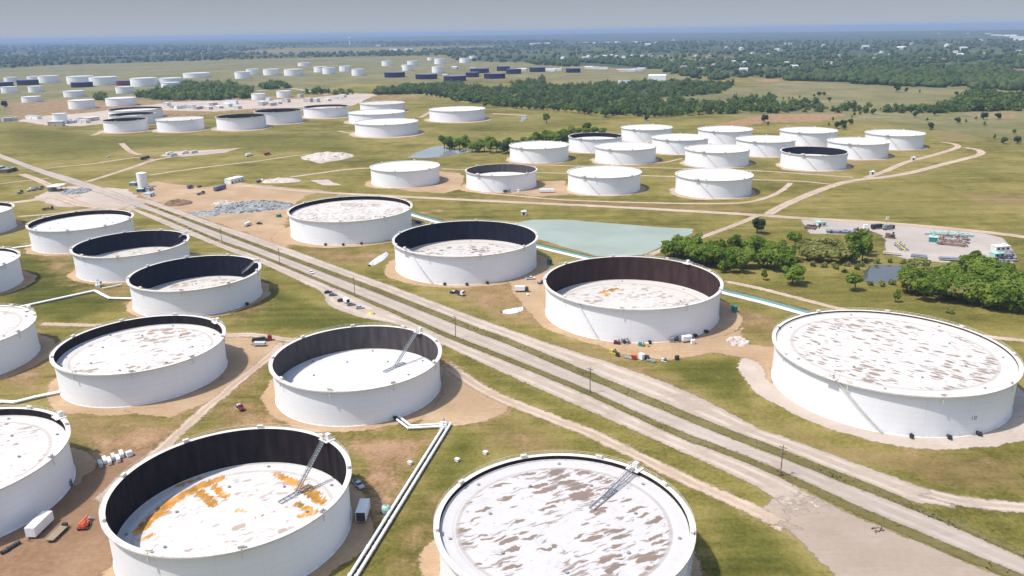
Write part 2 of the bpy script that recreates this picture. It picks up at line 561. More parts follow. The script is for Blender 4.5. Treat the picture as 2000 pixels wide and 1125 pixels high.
def inside(x, y, pts):
    ins = np.zeros(x.shape, bool)
    n = len(pts)
    for i in range(n):
        ax, ay = pts[i][:2]; bx, by = pts[(i + 1) % n][:2]
        c = ((ay > y) != (by > y))
        with np.errstate(divide='ignore', invalid='ignore'):
            xi = (bx - ax) * (y - ay) / (by - ay) + ax
        ins ^= c & (x < xi)
    return ins


def paint(arr, pts, amount=1.0, soft=6.0, width=None):
    """soft-edged area (polygon) or band (polyline with width) of ground cover, in metres"""
    P = np.array([p[:2] for p in pts])
    pad = soft + (width or 0)
    lo, hi = P.min(0) - pad, P.max(0) + pad
    sel = np.where((gx > lo[0]) & (gx < hi[0]) & (gy > lo[1]) & (gy < hi[1]))[0]
    if not len(sel): return
    x, y = gx[sel], gy[sel]
    if width is None:
        d = seg_dist(x, y, P, True)
        d = np.where(inside(x, y, P), -d, d)
    else:
        d = seg_dist(x, y, P) - width / 2
    v = np.clip(.5 - d / (2 * soft), 0, 1) * amount
    arr[sel] = np.maximum(arr[sel], v)


def paint_disc(arr, x, y, r, amount=1.0, soft=6.0):
    d = np.hypot(gx - x, gy - y) - r
    np.maximum(arr, np.clip(.5 - d / (2 * soft), 0, 1) * amount, out=arr)


DIRT, LUSH, DRY = MASK[:, 0], MASK[:, 1], MASK[:, 2]

# ------------------------------------------------------------------ flat sheets: roads, pads, yards, ponds
_z = [0.10]
_zs = [0.02]


def next_z():
    _z[0] += .0022
    return _z[0]


def next_zs():
    _zs[0] += .0012
    return _zs[0]


def resample(pts, step):
    """smooth curve through points, even spacing"""
    P = [Vector((p[0], p[1], 0)) for p in pts]
    if len(P) == 2: C = [P[0].lerp(P[1], i / 50) for i in range(51)]
    else:
        C = []
        for i in range(len(P) - 1):
            p0 = P[i - 1] if i else P[0] * 2 - P[1]
            p1, p2 = P[i], P[i + 1]
            p3 = P[i + 2] if i + 2 < len(P) else P[-1] * 2 - P[-2]
            for k in range(20):
                t = k / 20
                C.append(.5 * ((2 * p1) + (p2 - p0) * t + (2 * p0 - 5 * p1 + 4 * p2 - p3) * t * t + (3 * p1 - p0 - 3 * p2 + p3) * t ** 3))
        C.append(P[-1])
    L = [0]
    for a, b in zip(C[:-1], C[1:]): L.append(L[-1] + (b - a).length)
    n = max(2, int(L[-1] / step))
    out, j = [], 0
    for i in range(n + 1):
        s = L[-1] * i / n
        while j < len(L) - 2 and L[j + 1] < s: j += 1
        out.append(C[j].lerp(C[j + 1], (s - L[j]) / max(L[j + 1] - L[j], 1e-6)))
    return out


def nz(x, y, s, seed=0.0): return mnoise.noise(Vector((x * s, y * s, seed)))


def strip(name, left, right, mat, label=None, jit=.5, step=3.0, z=None, fade=9.0):
    """sheet between two edge curves (lists of metre points of equal count)"""
    z = next_z() if z is None else z
    n = len(left)
    V, F, A = [], [], []
    K = 8
    for i in range(n):
        a, b = Vector(left[i]), Vector(right[i])
        a = a.copy(); b = b.copy()
        d = (b - a); w = d.length; d.normalize()
        a -= d * .5; b += d * .5
        a -= d * jit * (nz(a.x, a.y, .11, 3) + .7 * nz(a.x, a.y, .4, 5))
        b += d * jit * (nz(b.x, b.y, .11, 7) + .7 * nz(b.x, b.y, .4, 9))
        for k in range(K + 1):
            p = a.lerp(b, k / K)
            V.append((p.x, p.y, z)); A.append(2 * k / K - 1)
    for i in range(n - 1):
        for k in range(K):
            q = i * (K + 1) + k
            F.append((q, q + K + 1, q + K + 2, q + 1))
    V, F = np.array(V), np.array(F)
    # face up
    me = np_mesh(name, V, F, mat)
    if me.polygons[0].normal.z < 0: me.flip_normals()
    A = np.array(A); set_attr(me, 'across', A)
    cl = np.cumsum([0] + [(Vector(p_) - Vector(q_)).length for p_, q_ in zip(left[:-1], left[1:])])
    ends = np.repeat(np.minimum(cl, cl[-1] - cl) / fade, K + 1) + .02
    wd = np.repeat([(Vector(l) - Vector(r)).length for l, r in zip(left, right)], K + 1)
    set_attr(me, 'edge', np.clip(np.minimum((1 - np.abs(A)) * wd / 2 / 3.0, ends), -1, 1))
    o = link_mesh(name, me)
    tag(o, label, None, None, 'structure')
    return o


def ribbon(name, px, width, mat, label=None, jit=.45, dirt=1.4, metres=False, amount=.62, fade=9.0):
    pts = px if metres else ats(px)
    c = resample(pts, 3.0)
    Lf, Rt = [], []
    for i, p in enumerate(c):
        t = (c[min(i + 1, len(c) - 1)] - c[max(i - 1, 0)]).normalized()
        nrm = Vector((-t.y, t.x, 0))
        Lf.append(p - nrm * width / 2); Rt.append(p + nrm * width / 2)
    if dirt: paint(DIRT, [(p.x, p.y) for p in c[::3]] + [(c[-1].x, c[-1].y)], amount, 3.0, width + dirt)
    return strip(name, Lf, Rt, mat, label, jit, fade=fade)


def between(name, pa, pb, mat, label=None, jit=.5, n=160, dirt=.55, fade=9.0):
    a, b = ats(pa), ats(pb)
    A, B = resample(a, 1.0), resample(b, 1.0)
    pick = lambda L: [L[round(i * (len(L) - 1) / (n - 1))] for i in range(n)]
    A, B = pick(A), pick(B)
    if dirt:
        paint(DIRT, [(p.x, p.y) for p in A[::4]] + [(p.x, p.y) for p in B[::-4]], dirt, 2.0)
    return strip(name, A, B, mat, label, jit, fade=fade)


def sheet(name, px, mat, label=None, jit=1.0, step=2.0, dirt=0.5, soft=4.0, metres=False, z=None):
    """ground sheet on a fine grid; 'edge' holds the distance in from its outline, where the material breaks it up"""
    pts = px if metres else ats(px)
    z = next_zs() if z is None else z
    P = np.array([p[:2] for p in pts])
    lo, hi = P.min(0) - 4, P.max(0) + 4
    cell = max(1.4, math.sqrt((hi[0] - lo[0]) * (hi[1] - lo[1]) / 16000))
    ax = np.arange(lo[0], hi[0] + cell, cell); ay = np.arange(lo[1], hi[1] + cell, cell)
    X_, Y_ = np.meshgrid(ax, ay); x, y = X_.ravel(), Y_.ravel()
    d = seg_dist(x, y, P, True); d = np.where(inside(x, y, P), d, -d)
    d = d + np.array([jit * (nz(u, v, .07, 1) * 2.2 + nz(u, v, .25, 2)) if abs(e) < 9 else 0 for u, v, e in zip(x, y, d)])
    nx_, ny_ = len(ax), len(ay)
    I, J = np.meshgrid(np.arange(nx_ - 1), np.arange(ny_ - 1)); q_ = (J * nx_ + I).ravel()
    F_ = np.stack([q_, q_ + 1, q_ + nx_ + 1, q_ + nx_], 1)
    F_ = F_[d[F_].max(1) > -1.2]
    used = np.unique(F_); remap = np.full(len(x), -1); remap[used] = np.arange(len(used))
    me = np_mesh(name, np.stack([x[used], y[used], np.full(len(used), z)], 1), remap[F_], mat)
    set_attr(me, 'edge', np.clip(d[used] / 3.0, -1, 1))
    if dirt: paint(DIRT, pts, dirt, soft)
    o = link_mesh(name, me)
    return tag(o, label, None, None, 'structure')


def pad(x, y, r0, r1, mat, lobes=(), jit=1.0, amount=.5):
    """bare ring round a tank foot, wider towards the given (angle, extra, spread) lobes"""
    n = 150
    z = next_zs()
    V, F, A = [], [], []
    K = 5
    for i in range(n):
        a = 2 * math.pi * i / n
        ex = r1 + jit * (nz(math.cos(a) * 9, math.sin(a) * 9, .35, x * .1) * 2.4 + nz(math.cos(a) * 40, math.sin(a) * 40, .3, y * .1) * .8)
        for la, le, ls in lobes:
            d = math.atan2(math.sin(a - la), math.cos(a - la))
            ex += le * math.exp(-(d / ls) ** 2)
        j = (i + 1) % n
        for k in range(K):
            ra = r0 - .5 + (ex + .6 - r0 + .5) * k / (K - 1)
            V.append((x + ra * math.cos(a), y + ra * math.sin(a), z)); A.append((ex + .6 - ra) / 3.0)
            if k < K - 1: F.append((i * K + k, i * K + k + 1, j * K + k + 1, j * K + k))
    me = np_mesh('dirt_pad', np.array(V), np.array(F), mat)
    set_attr(me, 'edge', np.clip(np.array(A), -1, 1))
    o = link_mesh('dirt_pad', me)
    tag(o, None, None, None, 'structure')
    paint_disc(DIRT, x, y, r1 + 4, amount + .06, 10)
    return o

# ------------------------------------------------------------------ storage tanks
ROOF = {}
ROOF['plain'] = mat_roof('roof_white', (.60, .595, .585), .0, spots=.15)
ROOF['soft'] = mat_roof('roof_cream', (.54, .50, .45), .75, rad(25), (.30, .21, .14), thr=.59, spots=.5, seed=4, sx=.1, sy=.3, marks=(5.5, 3.5, .08, .36))
ROOF['rust'] = mat_roof('roof_rust', (.57, .55, .53), .7, rad(28), (.36, .22, .12), thr=.61, spots=.5, seed=9, sx=.1, sy=.34, marks=(6.5, 4.0, .1, .34))
ROOF['flake'] = mat_roof('roof_flecked', (.55, .525, .49), .8, rad(30), (.27, .15, .08), thr=.60, spots=.7, seed=15, sx=.1, sy=.32, marks=(6.5, 3.4, .06, .33))
ROOF['streak'] = mat_roof('roof_streaked', (.51, .48, .455), .92, rad(26), (.205, .132, .092), thr=.57, spots=.6, seed=2, sx=.10, sy=.45, warp_m=4.2, marks=(9.5, 2.3, .26, .37))
ROOF['streak2'] = mat_roof('roof_streaked_cream', (.56, .52, .475), .9, rad(-42), (.25, .17, .12), thr=.60, spots=.7, seed=22, sx=.14, sy=.42, warp_m=3.0, marks=(6.0, 2.2, .25, .385))
ROOF['speck'] = mat_roof('roof_speckled', (.56, .51, .46), .7, rad(60), (.29, .22, .165), thr=.52, spots=.8, seed=31, sx=.13, sy=.32)
ROOF['brownspot'] = mat_roof('roof_brown_spots', (.53, .49, .44), .9, rad(5), (.12, .07, .035), thr=.58, spots=1.0, seed=41, sx=.15, sy=.28, marks=(5.5, 4.0, .04, .32))

_shared = {}


def foam_chamber_mesh():
    if 'foam' not in _shared:
        b = MB()
        b.box(0, 0, 0, .7, 1.7, 1.25).box(.75, 0, -2.4, .3, .3, 3.0).box(0, 0, 1.25, .9, 1.9, .12)
        _shared['foam'] = b.mesh('foam_chamber', M['rim'])
    return _shared['foam']


def nozzle_mesh():
    if 'noz' not in _shared:
        b = MB()
        b.bar((-.2, 0, 1.0), (1.3, 0, 1.0), .55, n=12).bar((1.3, 0, 1.0), (1.5, 0, 1.0), .85, n=12)
        b.bar((1.5, 0, 1.0), (2.3, 0, 1.0), .42, n=10).box(1.0, 0, 0.02, 1.0, .7, .5).bar((1.9, 0, 1.0), (1.9, 0, 1.9), .12, n=6)
        _shared['noz'] = b.mesh('nozzle', M['dark'])
    return _shared['noz']


def tank(X, Y, r, h, zr, label, roof='plain', inner=None, lod=0, ladder=None, stair=None, nozzles=(), rust=(), shell='paint', group=None, cat='storage tank', stains=True, platform=None, pads=None, rim=True):
    seg = (176, 96, 40)[lod]
    root = empty('oil_storage_tank', (X, Y, 0), 0, label, cat, group)
    b = MB().lathe([(r, 0), (r, h)], seg)
    b.lathe([(r, h), (r - .22, h)], seg)
    if lod < 2: b.lathe([(r + .28, .0), (r + .28, .16), (r, .16)], seg)
    b.build('shell', M[shell], root, True)
    if inner and h - zr > .4:
        MB().lathe([(r - .22, h), (r - .22, zr - .8)], seg).build('inner_wall', M[inner], root, True)
    elif h - zr > .05:
        MB().lathe([(r - .22, h), (r - .22, zr - .5)], seg).build('inner_wall', M['rim'], root, True)
    # floating roof
    rr = r - .5
    rings = {0: 44, 1: 16, 2: 5}[lod]
    V, F, E, RU = [(0, 0, zr + .18)], [], [1.0], [0.0]
    rad_list = [rr * (i + 1) / rings for i in range(rings)]
    for ra in rad_list:
        dk = ra / rr
        zz = zr + .18 * (1 - dk) if dk < .9 else zr + .16
        for i in range(seg):
            a = 2 * math.pi * i / seg
            V.append((ra * math.cos(a), ra * math.sin(a), zz))
            E.append(1.0 if dk < .84 else (max(0.0, 1 - (dk - .84) / .04)))
    for i in range(seg): F.append((0, 1 + i, 1 + (i + 1) % seg, 1 + (i + 1) % seg))
    T3 = [(0, 1 + i, 1 + (i + 1) % seg) for i in range(seg)]
    Q = []
    for k in range(rings - 1):
        o0, o1 = 1 + k * seg, 1 + (k + 1) * seg
        for i in range(seg):
            j = (i + 1) % seg
            Q.append((o0 + i, o1 + i, o1 + j, o0 + j))
    me = bpy.data.meshes.new('floating_roof')
    me.from_pydata(V, [], T3 + Q)
    me.materials.append(ROOF[roof] if roof in ROOF else M[roof])
    VA = np.array(V)
    set_attr(me, 'edge', np.array(E))
    ru = np.zeros(len(V))
    for pts, w, am in rust:
        P = [(p[0] - X, p[1] - Y) for p in ats(pts, zr)]
        d = seg_dist(VA[:, 0], VA[:, 1], P)
        ru = np.maximum(ru, am * np.clip(1.25 - d / w, 0, 1))
    set_attr(me, 'rust', ru)
    fr = link_mesh('floating_roof', me, root)
    if lod == 0:
        # pontoon ring, seal and small fittings on the deck
        MB().lathe([(rr + .26, zr + .05), (rr + .26, zr + .42), (rr - .1, zr + .5), (rr - .12, zr + .17)], seg).build('rim_seal', M['offwhite'], fr, True)
        for k in range(14):
            a = 2 * math.pi * k / 14 + .2
            ra = rr * (.93 if k % 2 else .62)
            MB().bar((ra * math.cos(a), ra * math.sin(a), zr), (ra * math.cos(a), ra * math.sin(a), zr + .55), .45, n=10).build('roof_hatch', M['steel'], fr)
    # rim walkway / wind girder
    if rim:
        w = (1.3, 1.0, .5)[lod]
        MB().lathe([(r + .01, h - .55), (r + w, h - .45), (r + w, h + .02), (r + .01, h + .02), (r - .24, h + .03)], seg).build('wind_girder', M['rim'], root, True)
    if lod == 0:
        hr = MB()
        rho = r + 1.22
        m = int(2 * math.pi * rho / 2.6)
        for lv in (.55, 1.1):
            ring = [(rho * math.cos(2 * math.pi * i / m), rho * math.sin(2 * math.pi * i / m), h + lv) for i in range(m + 1)]
            for p, q in zip(ring[:-1], ring[1:]): hr.bar(p, q, .035, n=4, caps=False)
        for i in range(m):
            a = 2 * math.pi * i / m
            hr.bar((rho * math.cos(a), rho * math.sin(a), h), (rho * math.cos(a), rho * math.sin(a), h + 1.1), .04, n=4, caps=False)
        hr.build('handrail', M['rim'], root)
    if lod < 2:
        k8 = 9 if lod == 0 else 6
        for k in range(k8):
            a = 2 * math.pi * k / k8 + .35 + X * .01
            o = link_mesh('foam_chamber', foam_chamber_mesh(), root)
            o.location = ((r + .3) * math.cos(a), (r + .3) * math.sin(a), h - .3)
            o.rotation_euler = (0, 0, a)
    for px, py in nozzles:
        p = at(px, py)
        a = math.atan2(p.y - Y, p.x - X)
        o = link_mesh('nozzle', nozzle_mesh(), root)
        o.location = (r * math.cos(a), r * math.sin(a), 0); o.rotation_euler = (0, 0, a)
    pa = None
    if ladder:
        (qx, qy), (ex, ey) = ladder
        p = at(qx, qy, h); pa = math.atan2(p.y - Y, p.x - X)
        top = Vector((r * math.cos(pa) * .985, r * math.sin(pa) * .985, h + .6))
        e = at(ex, ey, zr); end = Vector((e.x - X, e.y - Y, zr + .75))
        d = (end - top); side = d.cross(Vector((0, 0, 1))).normalized() * .55
        lb = MB()
        for s in (-1, 1):
            lb.beam(top + side * s, end + side * s, .14, .34)
            lb.beam(top + side * s + Vector((0, 0, 1)), end + side * s + Vector((0, 0, 1)), .08, .08)
        nn = max(6, int(d.length / .8))
        for i in range(nn + 1):
            c = top.lerp(end, i / nn)
            lb.beam(c - side, c + side, .3, .08)
            if i % 2 == 0:
                for s in (-1, 1): lb.beam(c + side * s, c + side * s + Vector((0.01, 0, 1)), .07, .07)
        lb.build('rolling_ladder', M['steel'], root)
        fl = Vector((end.x, end.y, 0)); dirn = Vector((d.x, d.y, 0)).normalized(); sd = Vector((-dirn.y, dirn.x, 0))
        tb = MB()
        for s in (-.8, .8):
            a0 = fl + sd * s - dirn * 5.5; a1 = fl + sd * s + dirn * 6.5
            tb.beam((a0.x, a0.y, zr + .5), (a1.x, a1.y, zr + .5), .22, .3)
        for i in range(7):
            c = fl + dirn * (i * 2 - 5.5)
            tb.beam((c - sd * .9).to_tuple()[:2] + (zr + .3,), (c + sd * .9).to_tuple()[:2] + (zr + .3,), .2, .3)
        tb.build('ladder_track', M['steel'], fr)
    if platform: p = at(platform[0], platform[1], h); pa = math.atan2(p.y - Y, p.x - X)
    if pa is not None:
        c, s = math.cos(pa), math.sin(pa)
        gp = MB().box((r + .4) * c, (r + .4) * s, h + .04, 3.6, 4.2, .2, pa)
        gp.box((r + .9) * c, (r + .9) * s, h + .24, 1.3, 1.6, 1.7, pa)
        for q in (-1.9, 1.9):
            gp.beam(((r - 1.2) * c - q * s, (r - 1.2) * s + q * c, h + 1.3), ((r + 2.1) * c - q * s, (r + 2.1) * s + q * c, h + 1.3), .1, .1)
            for u in (-1.2, .5, 2.1): gp.beam(((r + u) * c - q * s, (r + u) * s + q * c, h + .1), ((r + u) * c - q * s + .01, (r + u) * s + q * c, h + 1.3), .1, .1)
        gp.build('gauge_platform', M['rim'], root)
    if stair:
        p, q = at(*stair[0], h), at(*stair[1], 0)
        a0, a1 = math.atan2(p.y - Y, p.x - X), math.atan2(q.y - Y, q.x - X)
        sb = MB(); rl = MB()
        n = 34
        for i in range(n):
            t0, t1 = i / n, (i + 1) / n
            g = lambda rho, t, dz=0: (rho * math.cos(a0 + (a1 - a0) * t), rho * math.sin(a0 + (a1 - a0) * t), h * (1 - t) + .1 + dz)
            sb.add([g(r + .05, t0), g(r + .8, t0), g(r + .8, t1), g(r + .05, t1)], [(0, 1, 2, 3)])
            sb.add([g(r + 1.0, t0, -.35), g(r + 1.0, t0), g(r + 1.0, t1), g(r + 1.0, t1, -.35)], [(0, 1, 2, 3)])
            if lod == 0:
                sb.bar(g(r + 1, t0, 1.05), g(r + 1, t1, 1.05), .045, n=4, caps=False)
                if i % 3 == 0: sb.bar(g(r + 1, t0), g(r + 1, t0, 1.05), .04, n=4, caps=False)
        sb.build('stairway', M['offwhite'], root)
    return root


# near tanks: x, y, radius, height and roof level in metres
TK = {'T1': (-82.9, 202.6, 33.3, 16.0), 'T2': (-64.0, 300.2, 33.5, 15.0), 'T3': (-160.8, 319.3, 33.5, 14.8), 'T4': (12.7, 182.0, 33.3, 16.0),
      'T5': (152.1, 295.1, 44.3, 16.6), 'T6': (61.9, 389.4, 44.5, 17.1), 'T7': (-28.7, 483.5, 44.5, 17.6), 'T8': (-119.2, 579.5, 44.6, 17.0),
      'T9': (-176.5, 423.9, 34.0, 15.2), 'T10': (-241.9, 489.3, 33.5, 15.8), 'T11': (-309.0, 558.0, 33.4, 16.0)}
tank(*TK['T1'], 3.0, 'nearest open white tank with black inner wall and orange rust patches on its sunken roof', 'rust', 'inner_black',
     ladder=((640, 858), (580, 965)),
     rust=[([(270, 1040), (300, 1010), (335, 980), (385, 952), (430, 935)], 2.6, .95), ([(345, 950), (390, 935)], 1.6, .75), ([(392, 962), (418, 985)], 2.6, .85),
           ([(415, 950), (440, 970)], 2.2, .8), ([(275, 1055), (300, 1045)], 1.6, .7), ([(545, 928), (575, 945), (605, 965), (628, 980)], 2.6, .85),
           ([(600, 950), (632, 968)], 2.0, .62), ([(580, 985), (615, 1000), (590, 1008)], 2.2, .85), ([(465, 998), (480, 1000)], 1.6, .7), ([(380, 1005), (395, 1000)], 1.3, .6), ([(500, 1012), (560, 990)], .9, .6)])
tank(*TK['T2'], 3.8, 'open white tank with dark grey inner wall, clean sunken roof and double pipeline at foot', 'plain', 'inner_grey',
     ladder=((815, 650), (772, 718)), nozzles=[(778, 826)])
tank(*TK['T3'], 10.3, 'white tank beside the dirt road junction with brown flecked roof a little below its rim', 'flake', 'inner_black', platform=(425, 629))
tank(*TK['T4'], 14.4, 'white tank cut by the bottom edge, roof near the rim covered in long brown streaks', 'streak', 'inner_black',
     ladder=((1245, 912), (1180, 975)), stair=((1345, 1040), (1300, 1190)))
tank(*TK['T5'], 15.5, 'very wide white tank at the right edge with brown streaked roof level with its rim', 'streak2', 'inner_brown',
     stair=((1640, 740), (1727, 850)), nozzles=[(1779, 854), (1848, 853), (1906, 848)], platform=(1632, 735))
tank(*TK['T6'], 3.2, 'wide open white tank with brown inner wall and one orange patch on its sunken roof', 'soft', 'inner_brown',
     rust=[([(1172, 572), (1190, 568), (1205, 564)], 2.6, .9), ([(1180, 578), (1188, 574)], 2.2, .85)], stair=((1128, 590), (1178, 658)),
     nozzles=[(1220, 668), (1267, 668), (1318, 666), (1357, 658), (1378, 650)], platform=(1342, 515))
tank(*TK['T7'], 4.1, 'wide open white tank with navy inner wall and brown dotted roof, beside the teal pond', 'brownspot', 'inner_navy',
     stair=((800, 492), (850, 553)), nozzles=[(870, 556), (912, 557), (950, 553)], platform=(793, 488))
tank(*TK['T8'], 13.7, 'wide white tank with speckled cream roof just below its rim, beside the grey rubble heap', 'speck', 'inner_black',
     nozzles=[(637, 479), (671, 479), (705, 476)])
tank(*TK['T9'], 2.1, 'open tank with deep black inner wall, nearest of three along the left road side', 'soft', 'inner_navy', ladder=((487, 514), (470, 540)), nozzles=[(488, 597)])
tank(*TK['T10'], 4.0, 'open white tank with black inner wall, middle one of three along the left road side', 'soft', 'inner_navy', ladder=((352, 459), (338, 478)))
tank(*TK['T11'], 12.5, 'white tank with clean white roof just under a thin black rim, below the grey yard', 'plain', 'inner_black')
tank(-421.0, 598.0, 33.5, 15.5, 12.5, 'white tank cut by the left edge, farthest back of the four along that edge', 'plain', 'inner_black')
tank(-329.7, 450.2, 33.5, 15.5, 13.5, 'white tank cut by the left edge, short white pipe leading to its clean roofed neighbour', 'plain', 'inner_black')
tank(-255.2, 335.8, 33.5, 15.5, 14.9, 'tank cut by the left edge, roof level with rim, ending the long white pipe', 'soft', 'inner_black', platform=(55, 605))
tank(-179.0, 221.5, 33.5, 15.5, 12.6, 'white tank cut by the left edge beside the white van, nearest along that edge', 'flake', 'inner_black', platform=(115, 815))

MID = [(-103.7, 780.6, 33.5, 15.7, 'plain', None, 'white roofed tank on bare earth, leftmost of the front row beyond the teal pond'),
       (-8.4, 751.1, 33.4, 15.3, 'plain', 'inner_grey', 'open tank with dark grey inner wall in the front row beyond the teal pond'),
       (87.1, 729.3, 33.4, 15.6, 'plain', None, 'white roofed tank right of the open grey walled one in the front row'),
       (182.8, 705.7, 33.3, 15.7, 'plain', None, 'white roofed tank inside the curve of a pale track, rightmost of the front row'),
       (33.8, 914.9, 33.7, 16.0, 'plain', None, 'white roofed tank before the dark hedge, leftmost of the second row of the sixteen'),
       (130.1, 894.3, 33.8, 15.9, 'plain', None, 'white roofed tank second from the left in the second row of the sixteen'),
       (225.7, 864.4, 33.9, 15.9, 'plain', None, 'white roofed tank just left of the open black tank in the second row'),
       (320.2, 834.9, 33.0, 15.7, 'plain', 'inner_navy', 'open tank with black inner wall at the right end of the second row'),
       (105.6, 983.7, 32.6, 16.3, 'plain', 'inner_navy', 'tank with thin black inner rim at the left of the third row, before the hedge'),
       (205.1, 961.0, 33.1, 16.3, 'plain', None, 'white roofed tank second from the left in the third row of the sixteen'),
       (299.0, 931.0, 33.0, 16.5, 'plain', None, 'white roofed tank behind the open black tank of the second row'),
       (394.3, 900.8, 32.3, 16.5, 'plain', None, 'white roofed tank at the right end of the third row, above the track loop'),
       (183.4, 1072.1, 33.4, 15.8, 'plain', None, 'white roofed tank at the left end of the rearmost row of the sixteen'),
       (279.7, 1038.9, 34.0, 15.8, 'plain', None, 'white roofed tank second from the left in the rearmost row of the sixteen'),
       (378.4, 1012.7, 34.1, 15.8, 'plain', None, 'white roofed tank third from the left in the rearmost row of the sixteen'),
       (467.2, 968.4, 32.8, 16.3, 'plain', None, 'white roofed tank standing rightmost and rearmost of the sixteen, by the bend of pale track'),
       (-181.1, 1185.5, 46.0, 17.0, 'plain', None, 'front one of three white roofed tanks one behind another, above the gravel spoil patch'),
       (-222.6, 1356.4, 46.5, 15.5, 'plain', None, 'middle one of three white roofed tanks one behind another'),
       (-240.2, 1537.6, 42.0, 15.5, 'soft', None, 'rear one of three tanks one behind another, with a cream roof'),
       (-87.9, 1367.2, 47.0, 17.5, 'plain', None, 'lone white roofed tank right of the group of three, before the tree belt'),
       (-330.5, 1461.2, 40.0, 17.0, 'brownspot', 'inner_brown', 'white tank with thin brown rim, just left of the group of three'),
       (-392.7, 1373.7, 39.0, 19.0, 'plain', 'inner_black', 'open tank with black inner wall, partly behind another open tank'),
       (-429.3, 1291.5, 38.0, 18.5, 'plain', 'inner_black', 'open tank with black inner wall at the green meadow edge, beside the cream roofed one'),
       (-522.8, 1280.3, 35.0, 17.0, 'soft', None, 'low tank with cream closed roof at the edge of the green meadow'),
       (-610.9, 1282.6, 32.3, 16.8, 'plain', 'inner_black', 'front one of three open tanks one behind another at the left meadow edge'),
       (-646.0, 1385.3, 36.0, 16.0, 'plain', 'inner_black', 'middle one of three open tanks one behind another at the left meadow edge'),
       (-688.1, 1491.4, 46.0, 15.8, 'plain', 'inner_brown', 'rear and widest of three open tanks one behind another at the left')]
OPENZ = {1: 7.3, 7: 7.4, 8: 11.2, 20: 13.0, 21: 11.0, 22: 11.0, 24: 10.0, 25: 11.0, 26: 12.0}  # roof levels of open tanks, below their dark-coloured inner wall
for i, (X, Y, r, h, rf, inn, lab) in enumerate(MID):
    zr = OPENZ.get(i, h - .75)
    st = None
    if i < 16 and i != 0:
        a = -2.15 if i < 12 else -2.2
        st = True
    t = tank(X, Y, r, h, zr, lab, rf, inn, 1)
    if st:
        # spiral stair on the side facing the highway
        sb = MB()
        a0, a1 = -2.25, -1.78
        n = 20
        for k in range(n):
            t0, t1 = k / n, (k + 1) / n
            g = lambda rho, u, dz=0: (rho * math.cos(a0 + (a1 - a0) * u), rho * math.sin(a0 + (a1 - a0) * u), h * (1 - u) + dz)
            sb.add([g(r + .05, t0), g(r + .5, t0), g(r + .5, t1), g(r + .05, t1)], [(0, 1, 2, 3)])
            sb.add([g(r + .5, t0, -.25), g(r + .5, t0, .4), g(r + .5, t1, .4), g(r + .5, t1, -.25)], [(0, 1, 2, 3)])
        sb.box((r + .6) * math.cos(a0), (r + .6) * math.sin(a0), h, 2.6, 3.2, 1.2, a0)
        sb.build('stairway', M['rim'], t)

